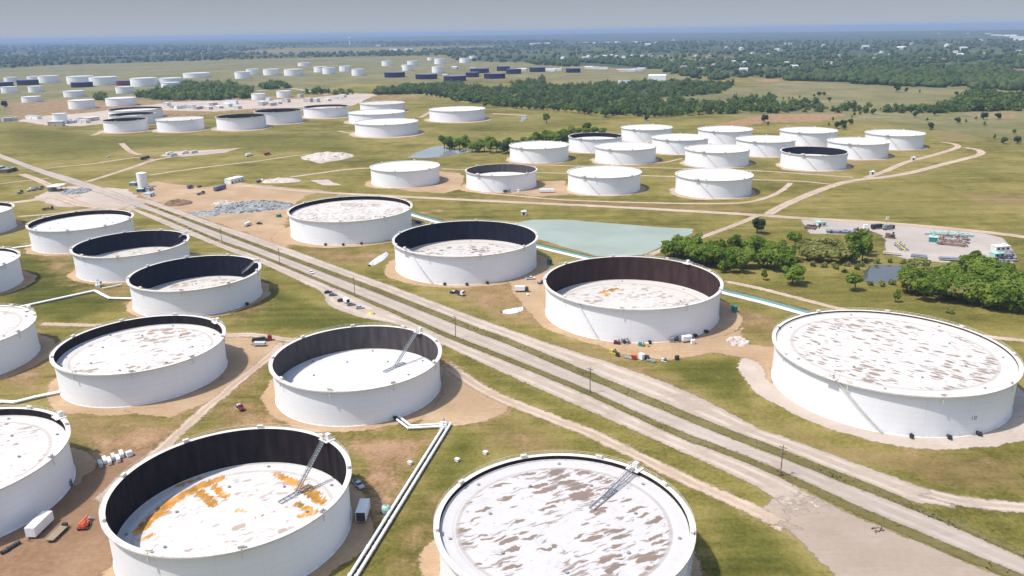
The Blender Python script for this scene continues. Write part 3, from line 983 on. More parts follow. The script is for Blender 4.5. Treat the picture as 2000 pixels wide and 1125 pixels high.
FAR = [(-848.7, 1778.1, 31, 16.0, 'paint2', 'pale tank with flat top standing just behind the three open tanks at left'),
       (-901, 1712.5, 25.7, 17.5, 'paint2', 'smaller pale tank left of the flat topped one, on bare brown ground'),
       (-780.2, 1402.5, 11.6, 17.5, 'paint', 'slim tall white tank standing alone at the left end of the meadow'),
       (-1126.9, 1920.1, 20.7, 12.5, 'paint', 'small low white tank alone on bare ground near the left edge'),
       (-1106, 2073.7, 24.5, 14.4, 'paint', 'small white tank in front of the single dark maroon tank at left'),
       (-1026.7, 2180.7, 22, 16.5, 'paint', 'small white tank in front of the dark red tank'),
       (-937.8, 2268.1, 25, 21, 'paint', 'white tank at the left end of the small wood, before a wider pale tank'),
       (-1042, 2523.2, 34.8, 21, 'paint2', 'wide pale tank just behind the white tank at the left end of the small wood'),
       (-1109.6, 2489.5, 38.2, 24, 'paint2', 'wide pale tank immediately right of the dark red tank'),
       (-1400.5, 2680.4, 40.6, 24, 'paint2', 'wide pale grey tank behind the maroon tank, left one of a touching pair'),
       (-1286.7, 2601.4, 41.3, 24, 'paint2', 'wide pale grey tank behind the maroon tank, right one of a touching pair'),
       (-1566.2, 2791.5, 32.5, 22, 'paint2', 'pale grey tank between the navy tank and the touching pair of wide tanks'),
       (-1750.6, 2884.4, 22, 15.4, 'paint', 'pale tank peeping over the navy tanks near the left edge'),
       (-1700, 2945, 26, 14.8, 'paint', 'pale tank peeping over the right navy tank, right of another pale one'),
       (-1585, 2568.1, 27, 14.5, 'far_navy', 'navy tank cut by the left edge'),
       (-1562.5, 2660.8, 31.4, 16.0, 'far_navy', 'navy tank beside the one cut by the left edge'),
       (-1299.9, 2491.4, 30.2, 14.6, 'far_dark', 'single dark maroon tank in front of the touching pair of pale tanks'),
       (-1198.9, 2545.5, 20, 14, 'far_red', 'dark red tank, the only red one'),
       (-1392.3, 2275.9, 20, 16.4, 'paint2', 'small pale tank below the navy tank at the left edge'),
       (-1321.7, 2280, 17.8, 16.5, 'paint2', 'small pale tank below the second navy tank'),
       (-921.5, 2841.8, 26.8, 22.5, 'paint', 'white tank at the left end of the far row beyond the small wood'),
       (-979.9, 3146, 24, 20, 'paint', 'white tank half behind the left end of the far row'),
       (-1128.5, 2967.1, 46, 16, 'paint2', 'very wide low pale tank above the small wood'),
       (-885.8, 3064.3, 29.2, 21.5, 'paint', 'white tank second from the left in the far row beyond the small wood'),
       (-788, 3007.8, 34, 22, 'paint', 'widest white tank in the far row beyond the small wood'),
       (-974.4, 3925.6, 29.3, 14.8, 'paint', 'low white tank alone behind the far row'),
       (-740.2, 3239.8, 27.4, 21, 'paint', 'white tank half hidden behind its right neighbour in the far row'),
       (-672.9, 3078.8, 24.3, 23, 'paint', 'white tank overlapping a half hidden one in the far row'),
       (-652.3, 3285.3, 23.9, 20, 'paint', 'white tank with shadow beside it near the right end of the far row'),
       (-535.2, 2915.8, 22.2, 22.5, 'paint', 'white tank at the right end of the far row, left of the dark tanks'),
       (-553.7, 3754.9, 24.1, 22, 'paint', 'pale far tank above the leftmost dark tank'),
       (-399.6, 3252.4, 21, 22, 'paint', 'front tank of an overlapping pale pair above the dark tanks'),
       (-431.2, 3704.2, 23.9, 22, 'paint', 'rear tank of an overlapping pale pair above the dark tanks'),
       (-262.4, 3043.3, 21.6, 22.5, 'paint', 'white tank directly below another white tank, above the dark tanks'),
       (-324.2, 3891.9, 25.2, 25, 'paint', 'tallest looking far white tank, directly above another white tank'),
       (-413.7, 4424.2, 21.7, 15, 'paint', 'tiny pale tank left of the tallest looking far white tank'),
       (-210.9, 3987.5, 25.8, 22, 'paint', 'far white tank alone on the pale field before the forest'),
       (-194.4, 4568.7, 22, 15.3, 'paint', 'tiny pale tank behind the one alone on the pale field'),
       (-578.6, 1878.8, 15.7, 13.1, 'paint', 'small white tank at the right end of the small wood, left of its twin'),
       (-534.5, 1933.1, 16.8, 15, 'paint', 'small white tank at the right end of the small wood, right of its twin'),
       (-383.8, 2763.4, 34.7, 16.5, 'far_dark', 'dark purple tank leftmost of the dark group'),
       (-263.8, 2628.4, 34.8, 15, 'far_dark', 'dark purple tank second from the left in the front of the dark group'),
       (-164, 2492.9, 33.9, 15, 'far_dark', 'nearest dark purple tank of the dark group'),
       (-118.8, 2691, 22, 15.5, 'far_dark', 'small dark purple tank just behind the nearest one of the dark group'),
       (-104.7, 2974.2, 34, 15.5, 'far_navy', 'navy blue tank at the back left of the dark group'),
       (-44, 2596.2, 33.7, 15.3, 'far_dark', 'dark purple tank second from the right in the front of the dark group'),
       (-19.1, 3096.6, 24.9, 16.5, 'far_dark', 'dark purple tank partly behind a navy one in the dark group'),
       (17.9, 2860.1, 26.5, 16.5, 'far_navy', 'navy blue tank overlapping a dark purple one in the dark group'),
       (105, 2975.2, 28.5, 16, 'far_dark', 'dark purple tank second from the right in the back of the dark group'),
       (227.5, 2881.1, 25.7, 14.5, 'far_dark', 'dark purple tank standing rightmost and apart from the dark group')]
for X, Y, r, h, sh, lab in FAR:
    dk = sh.startswith('far')
    tank(X, Y, r, h, h - .4, lab, 'purple' if dk else 'plain', None, 2, shell=sh if dk else 'far_white', rim=not dk)

# stack-like white tank by the highway junction
t = empty('water_tank', (-361.4, 773.8, 0), 0, 'slim upright white tank by the road junction, left of the bare yard', 'tank')
MB().lathe([(4.6, 0), (4.6, 14)], 40).build('shell', M['paint'], t, True)
MB().lathe([(4.75, 13.9), (4.75, 14.05), (.01, 15.2)], 40).build('roof', M['white'], t)
b = MB()
for s in (-.3, .3): b.beam((-4.75, s, .2), (-4.75 - .01, s, 15), .08, .08)
for k in range(36): b.beam((-4.75, -.3, .4 + k * .4), (-4.75, .3, .4 + k * .4), .06, .06)
b.build('ladder', M['steel'], t)

# ------------------------------------------------------------------ roads
L2u = [(-150, 253), (-60, 287), (0, 309), (85, 341), (173, 371), (259, 401), (323, 424), (434, 471), (500, 494), (650, 556), (775, 608), (875, 652), (1000, 701), (1150, 763), (1312, 836), (1500, 909), (1700, 1000), (2060, 1150), (2650, 1398)]
L2l = [(222, 391), (259, 406), (323, 429), (434, 476), (500, 499), (650, 561), (775, 615), (875, 660), (1000, 710), (1150, 773), (1312, 848), (1400, 882), (1500, 922), (1700, 1018), (1960, 1125), (2010, 1147), (2590, 1398)]
L3l = [(-150, 245), (-60, 278), (0, 300), (70, 326), (147, 349), (215, 371), (291, 403), (363, 430), (500, 482), (725, 568), (900, 638), (1000, 676), (1210, 766), (1420, 853), (1500, 884), (1700, 963), (1815, 1009), (2100, 1133), (2760, 1415)]
L3u = [(250, 386), (291, 399), (363, 425), (500, 476), (725, 559), (900, 628), (1000, 665), (1210, 752), (1420, 838), (1500, 868), (1700, 947), (1785, 981), (1830, 988), (1875, 997)]
CU = [(252, 383), (300, 393), (363, 415), (430, 440), (500, 462), (700, 535), (775, 562), (1000, 645), (1300, 747), (1480, 835), (1530, 852), (1700, 915), (1785, 945), (1835, 963), (1875, 977)]
AL = [(225, 394), (262, 412), (330, 443), (420, 480), (500, 511), (606, 560), (631, 576), (638, 594), (652, 603), (700, 619), (770, 633), (812, 648), (862, 673), (1000, 737), (1240, 843), (1400, 915), (1500, 966), (1545, 1015)]
between('paved_road', L3l, L2u, M['asphalt'], jit=.35, n=260)
between('gravel_road', L2l[:12] + [(1500, 922), (1640, 992)], AL, M['road'], jit=.5, n=220, fade=34)
between('service_road', CU, L3u, M['road'], jit=.5, n=200)
ribbon('grass_verge', [(1770, 985), (1830, 1008), (1900, 1038), (2000, 1082), (2080, 1116), (2720, 1392)], 3.4, M['verge'], dirt=0)
between('grass_verge', [p for p in L3u if 330 < p[0] < 1790], [p for p in L3l if 330 < p[0] < 1710] + [(1785, 997)], M['verge'], jit=.9, n=220, dirt=0)
between('grass_verge', [p for p in L2u if p[0] > 330], [p for p in L2l if p[0] > 330], M['verge'], jit=.6, n=220, dirt=0)
sheet('gravel_apron', [(1420, 892), (1500, 923), (1700, 1019), (1960, 1125), (2010, 1147), (2560, 1386), (2250, 1400), (1800, 1330), (1660, 1200), (1623, 1125), (1588, 1086), (1550, 1048), (1500, 1018), (1482, 1000), (1498, 980), (1504, 966), (1470, 945)], M['apron'], jit=.6)
ribbon('service_road', [(1800, 958), (1830, 968), (1900, 983), (2060, 996), (2700, 1040)], 6.5, M['road'])
ribbon('gravel_track', [(868, 708), (930, 752), (1000, 787), (1144, 843), (1250, 893), (1350, 942), (1475, 998), (1560, 1045)], 6.5, M['track'], jit=.6, fade=25)
ribbon('gravel_track', [(555, 668), (520, 702), (460, 750), (400, 800), (345, 850), (300, 890), (240, 935), (190, 985)], 5.5, M['track'], jit=.8)
ribbon('gravel_track', [(72, 633), (120, 634), (200, 636)], 5, M['track'])
ribbon('gravel_track', [(425, 655), (500, 655), (570, 664), (640, 655)], 6, M['track'], jit=.7)
# pale tracks beyond the pond
ribbon('gravel_track', [(470, 362), (600, 374), (700, 380), (800, 385), (1000, 395), (1212, 405), (1475, 420), (1560, 426), (1730, 436), (1900, 451), (2060, 471), (2600, 545)], 9, M['track'], jit=.5)
ribbon('gravel_track', [(930, 376), (1000, 382), (1110, 391), (1300, 397), (1440, 397), (1500, 385), (1530, 370), (1545, 357)], 5.5, M['track'])
ribbon('gravel_track', [(860, 330), (960, 333), (1050, 337), (1250, 343), (1470, 351), (1560, 354), (1640, 362)], 5, M['track'])
ribbon('gravel_track', [(1040, 322), (1110, 324), (1250, 327), (1400, 331), (1500, 335), (1600, 342), (1672, 347)], 5, M['track'])
ribbon('gravel_track', [(1498, 420), (1530, 402), (1600, 372), (1660, 354), (1720, 347), (1780, 337), (1850, 319), (1905, 305), (1917, 298), (1907, 292), (1880, 288)], 9, M['track'], jit=.5)
ribbon('gravel_track', [(1690, 348), (1730, 334), (1770, 317), (1820, 304), (1860, 292), (1871, 286), (1862, 281), (1835, 277)], 8, M['track'], jit=.5)
ribbon('gravel_track', [(1265, 499), (1300, 487), (1380, 460), (1450, 434), (1480, 421)], 6, M['track'])
ribbon('gravel_track', [(1412, 549), (1480, 563), (1560, 583), (1650, 606), (1800, 640), (1985, 664), (2080, 668), (2600, 700)], 5, M['track'])
ribbon('gravel_track', [(1180, 310), (1220, 318), (1290, 318), (1335, 309)], 5, M['track'])
# tracks in the meadow at left
ribbon('gravel_track', [(168, 356), (225, 338), (268, 324), (300, 313), (360, 303), (470, 289)], 8, M['track'])
ribbon('gravel_track', [(287, 343), (375, 330), (500, 315), (580, 304), (640, 300)], 6, M['track'])
ribbon('gravel_track', [(562, 347), (640, 336), (690, 330), (740, 328)], 7, M['track'])
ribbon('gravel_track', [(95, 328), (180, 320), (265, 308), (300, 312)], 6, M['track'])
ribbon('gravel_track', [(237, 280), (255, 296), (275, 303)], 8, M['track'])
ribbon('gravel_track', [(-260, 440), (-20, 402), (60, 392), (110, 385), (160, 400), (240, 408)], 12, M['track'], jit=1.0)
ribbon('gravel_track', [(30, 424), (120, 416), (200, 405)], 6, M['track'])
ribbon('gravel_track', [(-20, 362), (60, 352), (100, 348)], 5, M['track'])
ribbon('gravel_track', [(40, 340), (70, 350), (110, 368), (150, 385)], 9, M['track'])
ribbon('gravel_track', [(660, 256), (700, 262), (800, 268)], 6, M['track'])
ribbon('gravel_track', [(180, 265), (220, 250), (245, 240)], 9, M['track'])
ribbon('gravel_track', [(820, 230), (850, 215), (880, 212)], 9, M['track'])
ribbon('gravel_track', [(960, 222), (1000, 224), (1030, 226)], 12, M['track'])
ribbon('gravel_track', [(1290, 193), (1400, 200), (1500, 199)], 10, M['track'])
ribbon('gravel_track', [(640, 185), (560, 172), (500, 178)], 12, M['padgrey'])
# yards
sheet('gravel_yard', [(1562, 424), (1730, 436), (1905, 452), (1960, 465), (1975, 480), (1985, 500), (1982, 526), (1930, 524), (1880, 505), (1850, 514), (1770, 506), (1730, 497), (1725, 460), (1700, 452), (1680, 458), (1640, 458), (1580, 457)], M['yard'], jit=.7)
sheet('dirt_yard', [(300, 352), (330, 358), (400, 366), (470, 356), (560, 366), (640, 372), (600, 382), (575, 400), (560, 440), (570, 480), (540, 490), (500, 462), (430, 440), (363, 415), (296, 393), (270, 380)], M['pad'], jit=2.0, dirt=.9, soft=8)
sheet('gravel_yard', [(60, 388), (110, 366), (165, 362), (250, 370), (290, 395), (255, 412), (230, 405), (110, 404)], M['padgrey'], jit=1.5, dirt=.8)
sheet('gravel_yard', [(305, 305), (340, 296), (400, 293), (470, 289), (440, 298), (360, 306)], M['padgrey'], jit=1.5)
sheet('gravel_spoil', [(585, 306), (612, 300), (640, 297), (695, 305), (660, 314), (625, 319), (600, 314)], M['padgrey'], jit=1.5)
sheet('gravel_spoil', [(605, 352), (640, 350), (670, 362), (630, 362)], M['padgrey'], jit=1.2)
sheet('gravel_yard', [(240, 212), (330, 200), (420, 196), (500, 196), (600, 192), (690, 182), (740, 184), (690, 206), (600, 210), (500, 212), (420, 218), (330, 216)], M['padgrey'], jit=3)
sheet('gravel_yard', [(30, 236), (90, 226), (150, 222), (215, 215), (215, 240), (160, 246), (100, 246)], M['padgrey'], jit=3)
paint(DIRT, ats([(0, 200), (200, 190), (330, 195), (500, 190), (700, 180), (690, 205), (400, 225), (200, 245), (0, 235)]), .55, 25)
paint(DIRT, ats([(700, 185), (830, 182), (830, 195), (720, 200)]), .5, 20)

# ------------------------------------------------------------------ bare pads round the tanks
PD = {'T1': (4, [(-.2, 3, .5)]), 'T2': (5, [(-.15, 4, .6), (2.9, 2, .5)]), 'T3': (5, [(-.6, 5, .6), (-2.0, 2, .6)]), 'T4': (4, [(2.9, 3, .6)]),
      'T5': (8, [(2.7, 6, .5), (-.9, 2, .5)]), 'T6': (6, [(-.2, 6, .6), (2.8, 3, .5)]), 'T7': (5, [(-2.6, 3, .5), (-.2, 5, .5)]), 'T8': (6, [(-2.8, 8, .6)]),
      'T9': (4, []), 'T10': (4, []), 'T11': (5, [])}
for k, (ex, lo) in PD.items():
    x, y, r = TK[k][:3]
    pad(x, y, r, r + ex, M['padgrey'] if k == 'T5' else M['pad'], lo)
for x, y in ((-421, 598), (-329.7, 450.2), (-255.2, 335.8), (-179, 221.5)): pad(x, y, 33.5, 38.5, M['pad'], [(0.2, 2, .5)])
for i, (x, y, r, *_) in enumerate(MID): pad(x, y, r, r + (4.5 if i < 16 else 9), M['track'] if i > 1 else M['pad'], [(-2.4, 5, .5)] if i < 16 else [(-1.2, 10, .8)], 1.2)
sheet('bare_ground', [(870, 712), (930, 752), (1000, 792), (992, 812), (950, 826), (880, 833), (800, 835), (850, 790)], M['pad'], jit=1.0, dirt=.8)
sheet('bare_ground', [(430, 655), (560, 665), (500, 720), (430, 775), (330, 820), (240, 800), (300, 795), (430, 740)], M['pad'], jit=1.2, dirt=.8)
sheet('bare_ground', [(205, 900), (260, 870), (330, 858), (300, 905), (220, 970), (205, 1040), (240, 1260), (-150, 1260), (-60, 1045), (60, 1000), (150, 945)], M['soil_ground'], jit=2, dirt=.8, soft=9)
sheet('bare_ground', [(1395, 660), (1450, 640), (1460, 672), (1540, 682), (1515, 712), (1512, 760), (1468, 705), (1400, 690), (1300, 705), (1200, 692), (1160, 672)], M['pad'], jit=1.2, dirt=.8)
sheet('bare_ground', [(985, 540), (1070, 520), (1072, 575), (1066, 620), (1040, 612), (1000, 570)], M['pad'], jit=1.5, dirt=.8)
sheet('bare_ground', [(860, 335), (905, 338), (905, 368), (870, 378), (800, 374), (735, 362)], M['pad'], jit=1.6, dirt=.7)
sheet('bare_ground', [(1050, 355), (1105, 352), (1110, 380), (1060, 384), (985, 378)], M['pad'], jit=1.6, dirt=.7)
paint(DIRT, ats([(690, 935), (745, 905), (780, 900), (775, 1000), (710, 1080), (600, 1140), (560, 1140), (690, 1010)]), .62, 7)
paint(DIRT, ats([(800, 415), (870, 405), (880, 412), (800, 425)]), .6, 5)
paint(DIRT, ats([(1180, 720), (1280, 712), (1330, 735), (1240, 742)]), .48, 7)
paint(DIRT, ats([(900, 575), (990, 580), (1000, 605), (930, 605)]), .5, 6)
paint(DIRT, ats([(990, 830), (1040, 845), (1055, 885), (1030, 880)]), .5, 3)
paint(DIRT, ats([(700, 850), (850, 860), (830, 885), (720, 870)]), .42, 6)
paint(DIRT, ats([(1380, 245), (1500, 222), (1660, 222), (1700, 205), (1705, 215), (1600, 238), (1500, 240), (1420, 250)]), .75, 12)
paint(DIRT, ats([(1880, 222), (2000, 222), (2000, 232), (1890, 230)]), .6, 14)
paint(DIRT, ats([(0, 700), (100, 660), (110, 690), (0, 720)]), .4, 4)
# ground-cover zones
paint(LUSH, ats([(0, 500), (140, 500), (250, 590), (130, 640), (0, 600)]), .75, 12)
paint(LUSH, ats([(430, 640), (520, 560), (640, 600), (760, 630), (700, 650)]), .8, 10)
paint(LUSH, ats([(1290, 705), (1460, 690), (1470, 790), (1560, 850), (1450, 800), (1300, 740)]), .75, 10)
paint(LUSH, ats([(880, 850), (960, 850), (890, 960), (860, 1125), (740, 1125)]), .8, 10)
paint(LUSH, ats([(1350, 930), (1500, 1030), (1620, 1140), (1380, 1140), (1400, 1040)]), .75, 8)
paint(LUSH, ats([(860, 690), (1000, 740), (1240, 850), (1480, 960), (1300, 890), (1000, 770)]), .6, 5)
paint(LUSH, ats([(0, 240), (200, 262), (700, 262), (700, 300), (560, 295), (300, 290), (120, 320), (0, 290)]), .55, 30)
paint(LUSH, ats([(300, 350), (480, 320), (640, 305), (720, 320), (600, 360), (430, 350)]), .3, 12)
paint(LUSH, ats([(820, 240), (960, 230), (1180, 230), (1190, 245), (1000, 260), (870, 270)]), .4, 20)
paint(LUSH, ats([(1550, 440), (1620, 370), (1900, 300), (2000, 320), (2000, 450), (1800, 440)]), .4, 30)
paint(LUSH, ats([(1420, 560), (1560, 520), (1760, 570), (1980, 620), (1990, 650), (1600, 600)]), .45, 10)
paint(DRY, ats([(1500, 860), (1600, 880), (1990, 895), (2000, 960), (1850, 950), (1700, 905)]), .8, 6)
paint(DRY, ats([(1000, 650), (1160, 675), (1300, 730), (1480, 830), (1200, 735)]), .55, 6)
paint(DRY, ats([(880, 380), (1240, 392), (1500, 408), (1460, 415), (1000, 392)]), .7, 6)
paint(DRY, ats([(1540, 300), (1760, 300), (1640, 345), (1500, 340)]), .35, 10)
paint(DRY, ats([(0, 880), (200, 870), (240, 850), (400, 820), (330, 800), (150, 820)]), .6, 8)
paint(DRY, ats([(640, 840), (850, 850), (700, 960), (690, 880)]), .6, 8)
paint(DRY, ats([(1880, 380), (2040, 385), (2040, 400), (1920, 396)]), 1.0, 6)
paint(DRY, ats([(1400, 590), (1520, 620), (1510, 660), (1440, 640)]), .8, 6)
paint(DRY, ats([(1830, 262), (1880, 258), (1900, 272), (1840, 276)]), 1.0, 8)
for a, b in ((L2u, L2l), (L3u, L3l)):
    mid_ = [((p.x + q.x) / 2, (p.y + q.y) / 2) for p, q in zip(resample(ats([v for v in a if v[0] > 280]), 4), resample(ats([v for v in b if v[0] > 280]), 4))]
    paint(WOOD, mid_, .85, 1.6, 2.2)
# worn brown ground between the near tanks
for px, am, so in (([(0, 640), (90, 640), (110, 690), (90, 760), (0, 770)], .5, 8), ([(100, 780), (140, 800), (240, 815), (330, 830), (250, 870), (150, 870), (130, 820)], .42, 9), ([(430, 690), (520, 660), (535, 700), (520, 760), (430, 800)], .42, 8),
                   ([(640, 842), (850, 850), (790, 960), (720, 1060), (690, 1080), (690, 900)], .66, 9), ([(190, 850), (330, 820), (400, 800), (300, 900), (210, 920), (150, 880)], .62, 8), ([(100, 1040), (220, 1020), (230, 1140), (60, 1140)], .6, 8), ([(500, 760), (560, 800), (640, 842), (560, 850), (400, 850), (420, 800)], .45, 7), ([(960, 815), (1060, 850), (1110, 890), (1000, 880), (940, 850)], .38, 8), ([(780, 1000), (860, 950), (860, 1010), (830, 1140), (760, 1140)], .4, 8),
                   ([(560, 455), (600, 480), (700, 490), (760, 480), (770, 520), (690, 520), (590, 500)], .42, 8), ([(850, 560), (1060, 540), (1060, 640), (960, 620)], .46, 8), ([(1410, 590), (1510, 615), (1510, 680), (1440, 640)], .45, 7),
                   ([(1470, 800), (1560, 850), (1700, 880), (1990, 890), (1990, 920), (1800, 915), (1600, 880)], .36, 7), ([(510, 560), (530, 600), (480, 630), (440, 630)], .4, 6), ([(60, 500), (140, 490), (150, 550), (260, 560), (250, 600), (130, 560)], .34, 7)):
    paint(DIRT, ats(px), am, so); paint(DRY, ats(px), .75, so * 1.5)
# pasture and woodland far off
CLEAR = []
paint(FIELD, ats([(1150, 195), (1300, 185), (1500, 163), (1700, 160), (2100, 180), (2100, 290), (1700, 240), (1300, 215)]), .8, 60)
paint(FIELD, ats([(-100, 150), (500, 115), (700, 110), (1000, 118), (1350, 130), (1350, 165), (1000, 160), (700, 160), (400, 200), (-100, 250)]), .75, 80)
paint(FIELD, ats([(-60, 140), (100, 128), (440, 118), (440, 136), (100, 150), (-60, 155)]), .9, 60)
for px in ([(560, 92), (700, 86), (760, 90), (700, 98), (600, 97)], [(1380, 78), (1500, 72), (1600, 72), (1520, 77)], [(1640, 70), (1730, 68), (1740, 72), (1660, 73)], [(1780, 126), (1880, 122), (1940, 116), (1930, 126), (1850, 131), (1790, 130)],
           [(1970, 136), (2060, 134), (2060, 148), (1980, 148)], [(1600, 141), (1690, 138), (1690, 143), (1610, 145)], [(1260, 75), (1350, 75), (1340, 78)], [(760, 98), (820, 96), (820, 101), (770, 101)], [(1130, 122), (1260, 132), (1260, 138), (1130, 134)],
           [(1470, 155), (1530, 152), (1535, 160), (1480, 162)], [(900, 92), (960, 89), (965, 94), (905, 96)], [(1080, 100), (1180, 97), (1200, 101), (1090, 104)], [(1420, 126), (1480, 123), (1490, 128), (1430, 131)], [(1560, 118), (1640, 114), (1650, 119), (1570, 123)], [(1750, 92), (1860, 88), (1870, 92), (1760, 96)], [(1320, 98), (1400, 95), (1410, 99), (1330, 101)], [(1600, 84), (1700, 81), (1710, 84), (1610, 87)], [(1480, 133), (1560, 130), (1570, 135), (1490, 139)], [(1380, 140), (1440, 137), (1450, 143), (1390, 147)], [(1660, 104), (1740, 101), (1750, 106), (1670, 109)], [(1880, 98), (1960, 95), (1970, 100), (1890, 103)], [(1230, 106), (1300, 104), (1310, 110), (1240, 112)], [(980, 108), (1060, 104), (1070, 110), (990, 113)], [(1840, 150), (1930, 146), (1940, 151), (1850, 155)], [(150, 112), (330, 107), (340, 112), (160, 117)], [(480, 108), (580, 106), (590, 109), (490, 111)]):
    paint(FIELD, ats(px), 1.0, 40)
    CLEAR.append(ats(px))
    if px[0][0] in (1780, 1470, 1130, 1970): paint(DIRT, ats(px), .75, 40)

# ------------------------------------------------------------------ ponds and lined canal
sheet('pond', [(1003, 436), (1040, 429), (1100, 429), (1180, 435), (1290, 444), (1356, 447), (1352, 456), (1300, 478), (1262, 496), (1215, 502), (1165, 500), (1100, 482), (1047, 466), (1010, 450)], M['pond'], 'teal settling pond', jit=.5, dirt=.62, soft=4)
sheet('pond', [(795, 308), (818, 296), (845, 287), (866, 284), (873, 292), (890, 293), (930, 293), (905, 300), (870, 306), (830, 309)], M['pond2'], 'shallow grey pond', jit=.8, dirt=.3, soft=5)
sheet('pond', [(1686, 531), (1700, 518), (1735, 517), (1775, 519), (1765, 535), (1745, 551), (1710, 553), (1688, 549)], M['pond3'], 'small blue pond among trees', jit=1.5, dirt=.45, soft=4)
sheet('pond', [(1015, 239), (1019, 229), (1031, 223), (1027, 233)], M['pond2'], 'little pond by the track', jit=.8, dirt=.3)
CA = [(800, 416), (860, 433), (950, 455), (1047, 479), (1160, 506), (1280, 533), (1412, 568), (1500, 590), (1584, 613)]


def offset(px, d):
    c = resample(ats(px), 3.0); o = []
    for i, p in enumerate(c):
        t = (c[min(i + 1, len(c) - 1)] - c[max(i - 1, 0)]).normalized()
        o.append(p + Vector((-t.y, t.x, 0)) * d)
    return o


strip('canal_water', offset(CA, -1.8), offset(CA, 2.6), M['canal'], jit=.15)
strip('grass_verge', offset(CA, 2.5), offset(CA, 5.4), M['verge'], jit=.3)
strip('canal_liner', offset(CA, -4.6), offset(CA, -1.75), M['liner'], jit=.2)
paint(DRY, [(p.x, p.y) for p in offset(CA, 6)], .9, 2.5, 4)
paint(LUSH, ats([(1050, 485), (1110, 492), (1160, 503)]), .8, 4, 5)

# ------------------------------------------------------------------ trees
def crown_mesh(name, mat, seed, w, h, z0, n, leaf, lobes):
    r = np.random.default_rng(seed)
    c = r.normal(size=(lobes, 3)); c /= np.linalg.norm(c, axis=1)[:, None]
    c *= r.uniform(.25, .68, (lobes, 1)); c[0] = 0
    lr = r.uniform(.26, .46, lobes); lr[0] = .5
    lt = r.uniform(-.16, .16, lobes)
    k = r.choice(lobes, n, p=lr ** 2 / (lr ** 2).sum())
    d = r.normal(size=(n, 3)); d /= np.linalg.norm(d, axis=1)[:, None]
    p = c[k] + d * (lr[k] * r.uniform(.55, 1.08, n) )[:, None]
    p *= np.array([w / 2, w / 2, h / 2]); p[:, 2] += z0 + h / 2
    nrm = d + r.normal(size=(n, 3)) * .38 + np.array([0, 0, .3]); nrm /= np.linalg.norm(nrm, axis=1)[:, None]
    t1 = np.cross(nrm, r.normal(size=(n, 3))); t1 /= np.linalg.norm(t1, axis=1)[:, None]
    t2 = np.cross(nrm, t1)
    s = leaf * r.uniform(.55, 1.25, (n, 1))
    V = np.stack([p - t1 * s - t2 * s * .7, p + t1 * s * .8 - t2 * s, p + t1 * s + t2 * s * .8, p - t1 * s * .7 + t2 * s], 1).reshape(-1, 3)
    F = np.arange(4 * n).reshape(n, 4)
    me = np_mesh(name, V, F, mat)
    tint = np.repeat(np.clip(.42 + lt[k] + r.normal(size=n) * .13, 0, 1), 4)
    set_attr(me, 'tint', tint)
    return me


def trunk_mesh(seed, h, rad0, spread):
    r = random.Random(seed)
    b = MB()
    mid = (r.uniform(-.2, .2), r.uniform(-.2, .2), h * .5)
    b.bar((0, 0, -.2), mid, rad0, rad0 * .72, 8)
    b.bar(mid, (mid[0] * 1.5, mid[1] * 1.5, h), rad0 * .72, rad0 * .3, 8)
    for k in range(5):
        a = k * 1.3 + r.uniform(-.3, .3)
        z = h * r.uniform(.42, .75)
        b.bar((mid[0], mid[1], z), (mid[0] + spread * math.cos(a), mid[1] + spread * math.sin(a), z + h * .38), rad0 * .42, rad0 * .12, 6)
    return b.mesh('trunk', M['bark'])


KIND = {}
for kind, mat, w, h, z0, n, leaf, lobes in (('round', 'leaf', 11, 9.5, 2.0, 950, .52, 11), ('broad', 'leaf', 13.5, 9, 1.6, 1100, .56, 14), ('tall', 'leaf', 9, 11.5, 1.8, 900, .52, 12), ('olive', 'leaf2', 11, 7.5, 1.2, 800, .5, 12),
                                          ('dark', 'leaf3', 10.5, 10, 1.2, 850, .55, 10), ('small', 'leaf', 6.5, 6.0, 1.2, 420, .4, 8), ('shrub', 'leaf2', 6, 3.8, .1, 320, .42, 7)):
    vs = []
    for s in range(2):
        vs.append((trunk_mesh(s + hash(kind) % 7 * 0 + len(kind), z0 + h * .55, .34 if w > 8 else .2, w * .2), crown_mesh('crown', M[mat], s * 7 + len(kind) * 3 + int(w * 10), w, h, z0, n, leaf, lobes)))
    KIND[kind] = vs
ntree = 0


def tree(kind, px=None, label=None, group=None, size=1.0, xy=None, cat='tree'):
    global ntree
    p = at(*px) if px else Vector((xy[0], xy[1], 0))
    ntree += 1
    root = empty('shrub' if kind == 'shrub' else 'deciduous_tree', (p.x, p.y, float(hz(p.x, p.y))), random.uniform(0, 6.28), label, 'shrub' if kind == 'shrub' else cat, group)
    s = size * random.uniform(.86, 1.14)
    root.scale = (s * random.uniform(.92, 1.1), s * random.uniform(.92, 1.1), s)
    tm, cm = KIND[kind][ntree % 2]
    link_mesh('trunk', tm, root)
    link_mesh('crown', cm, root)
    return root


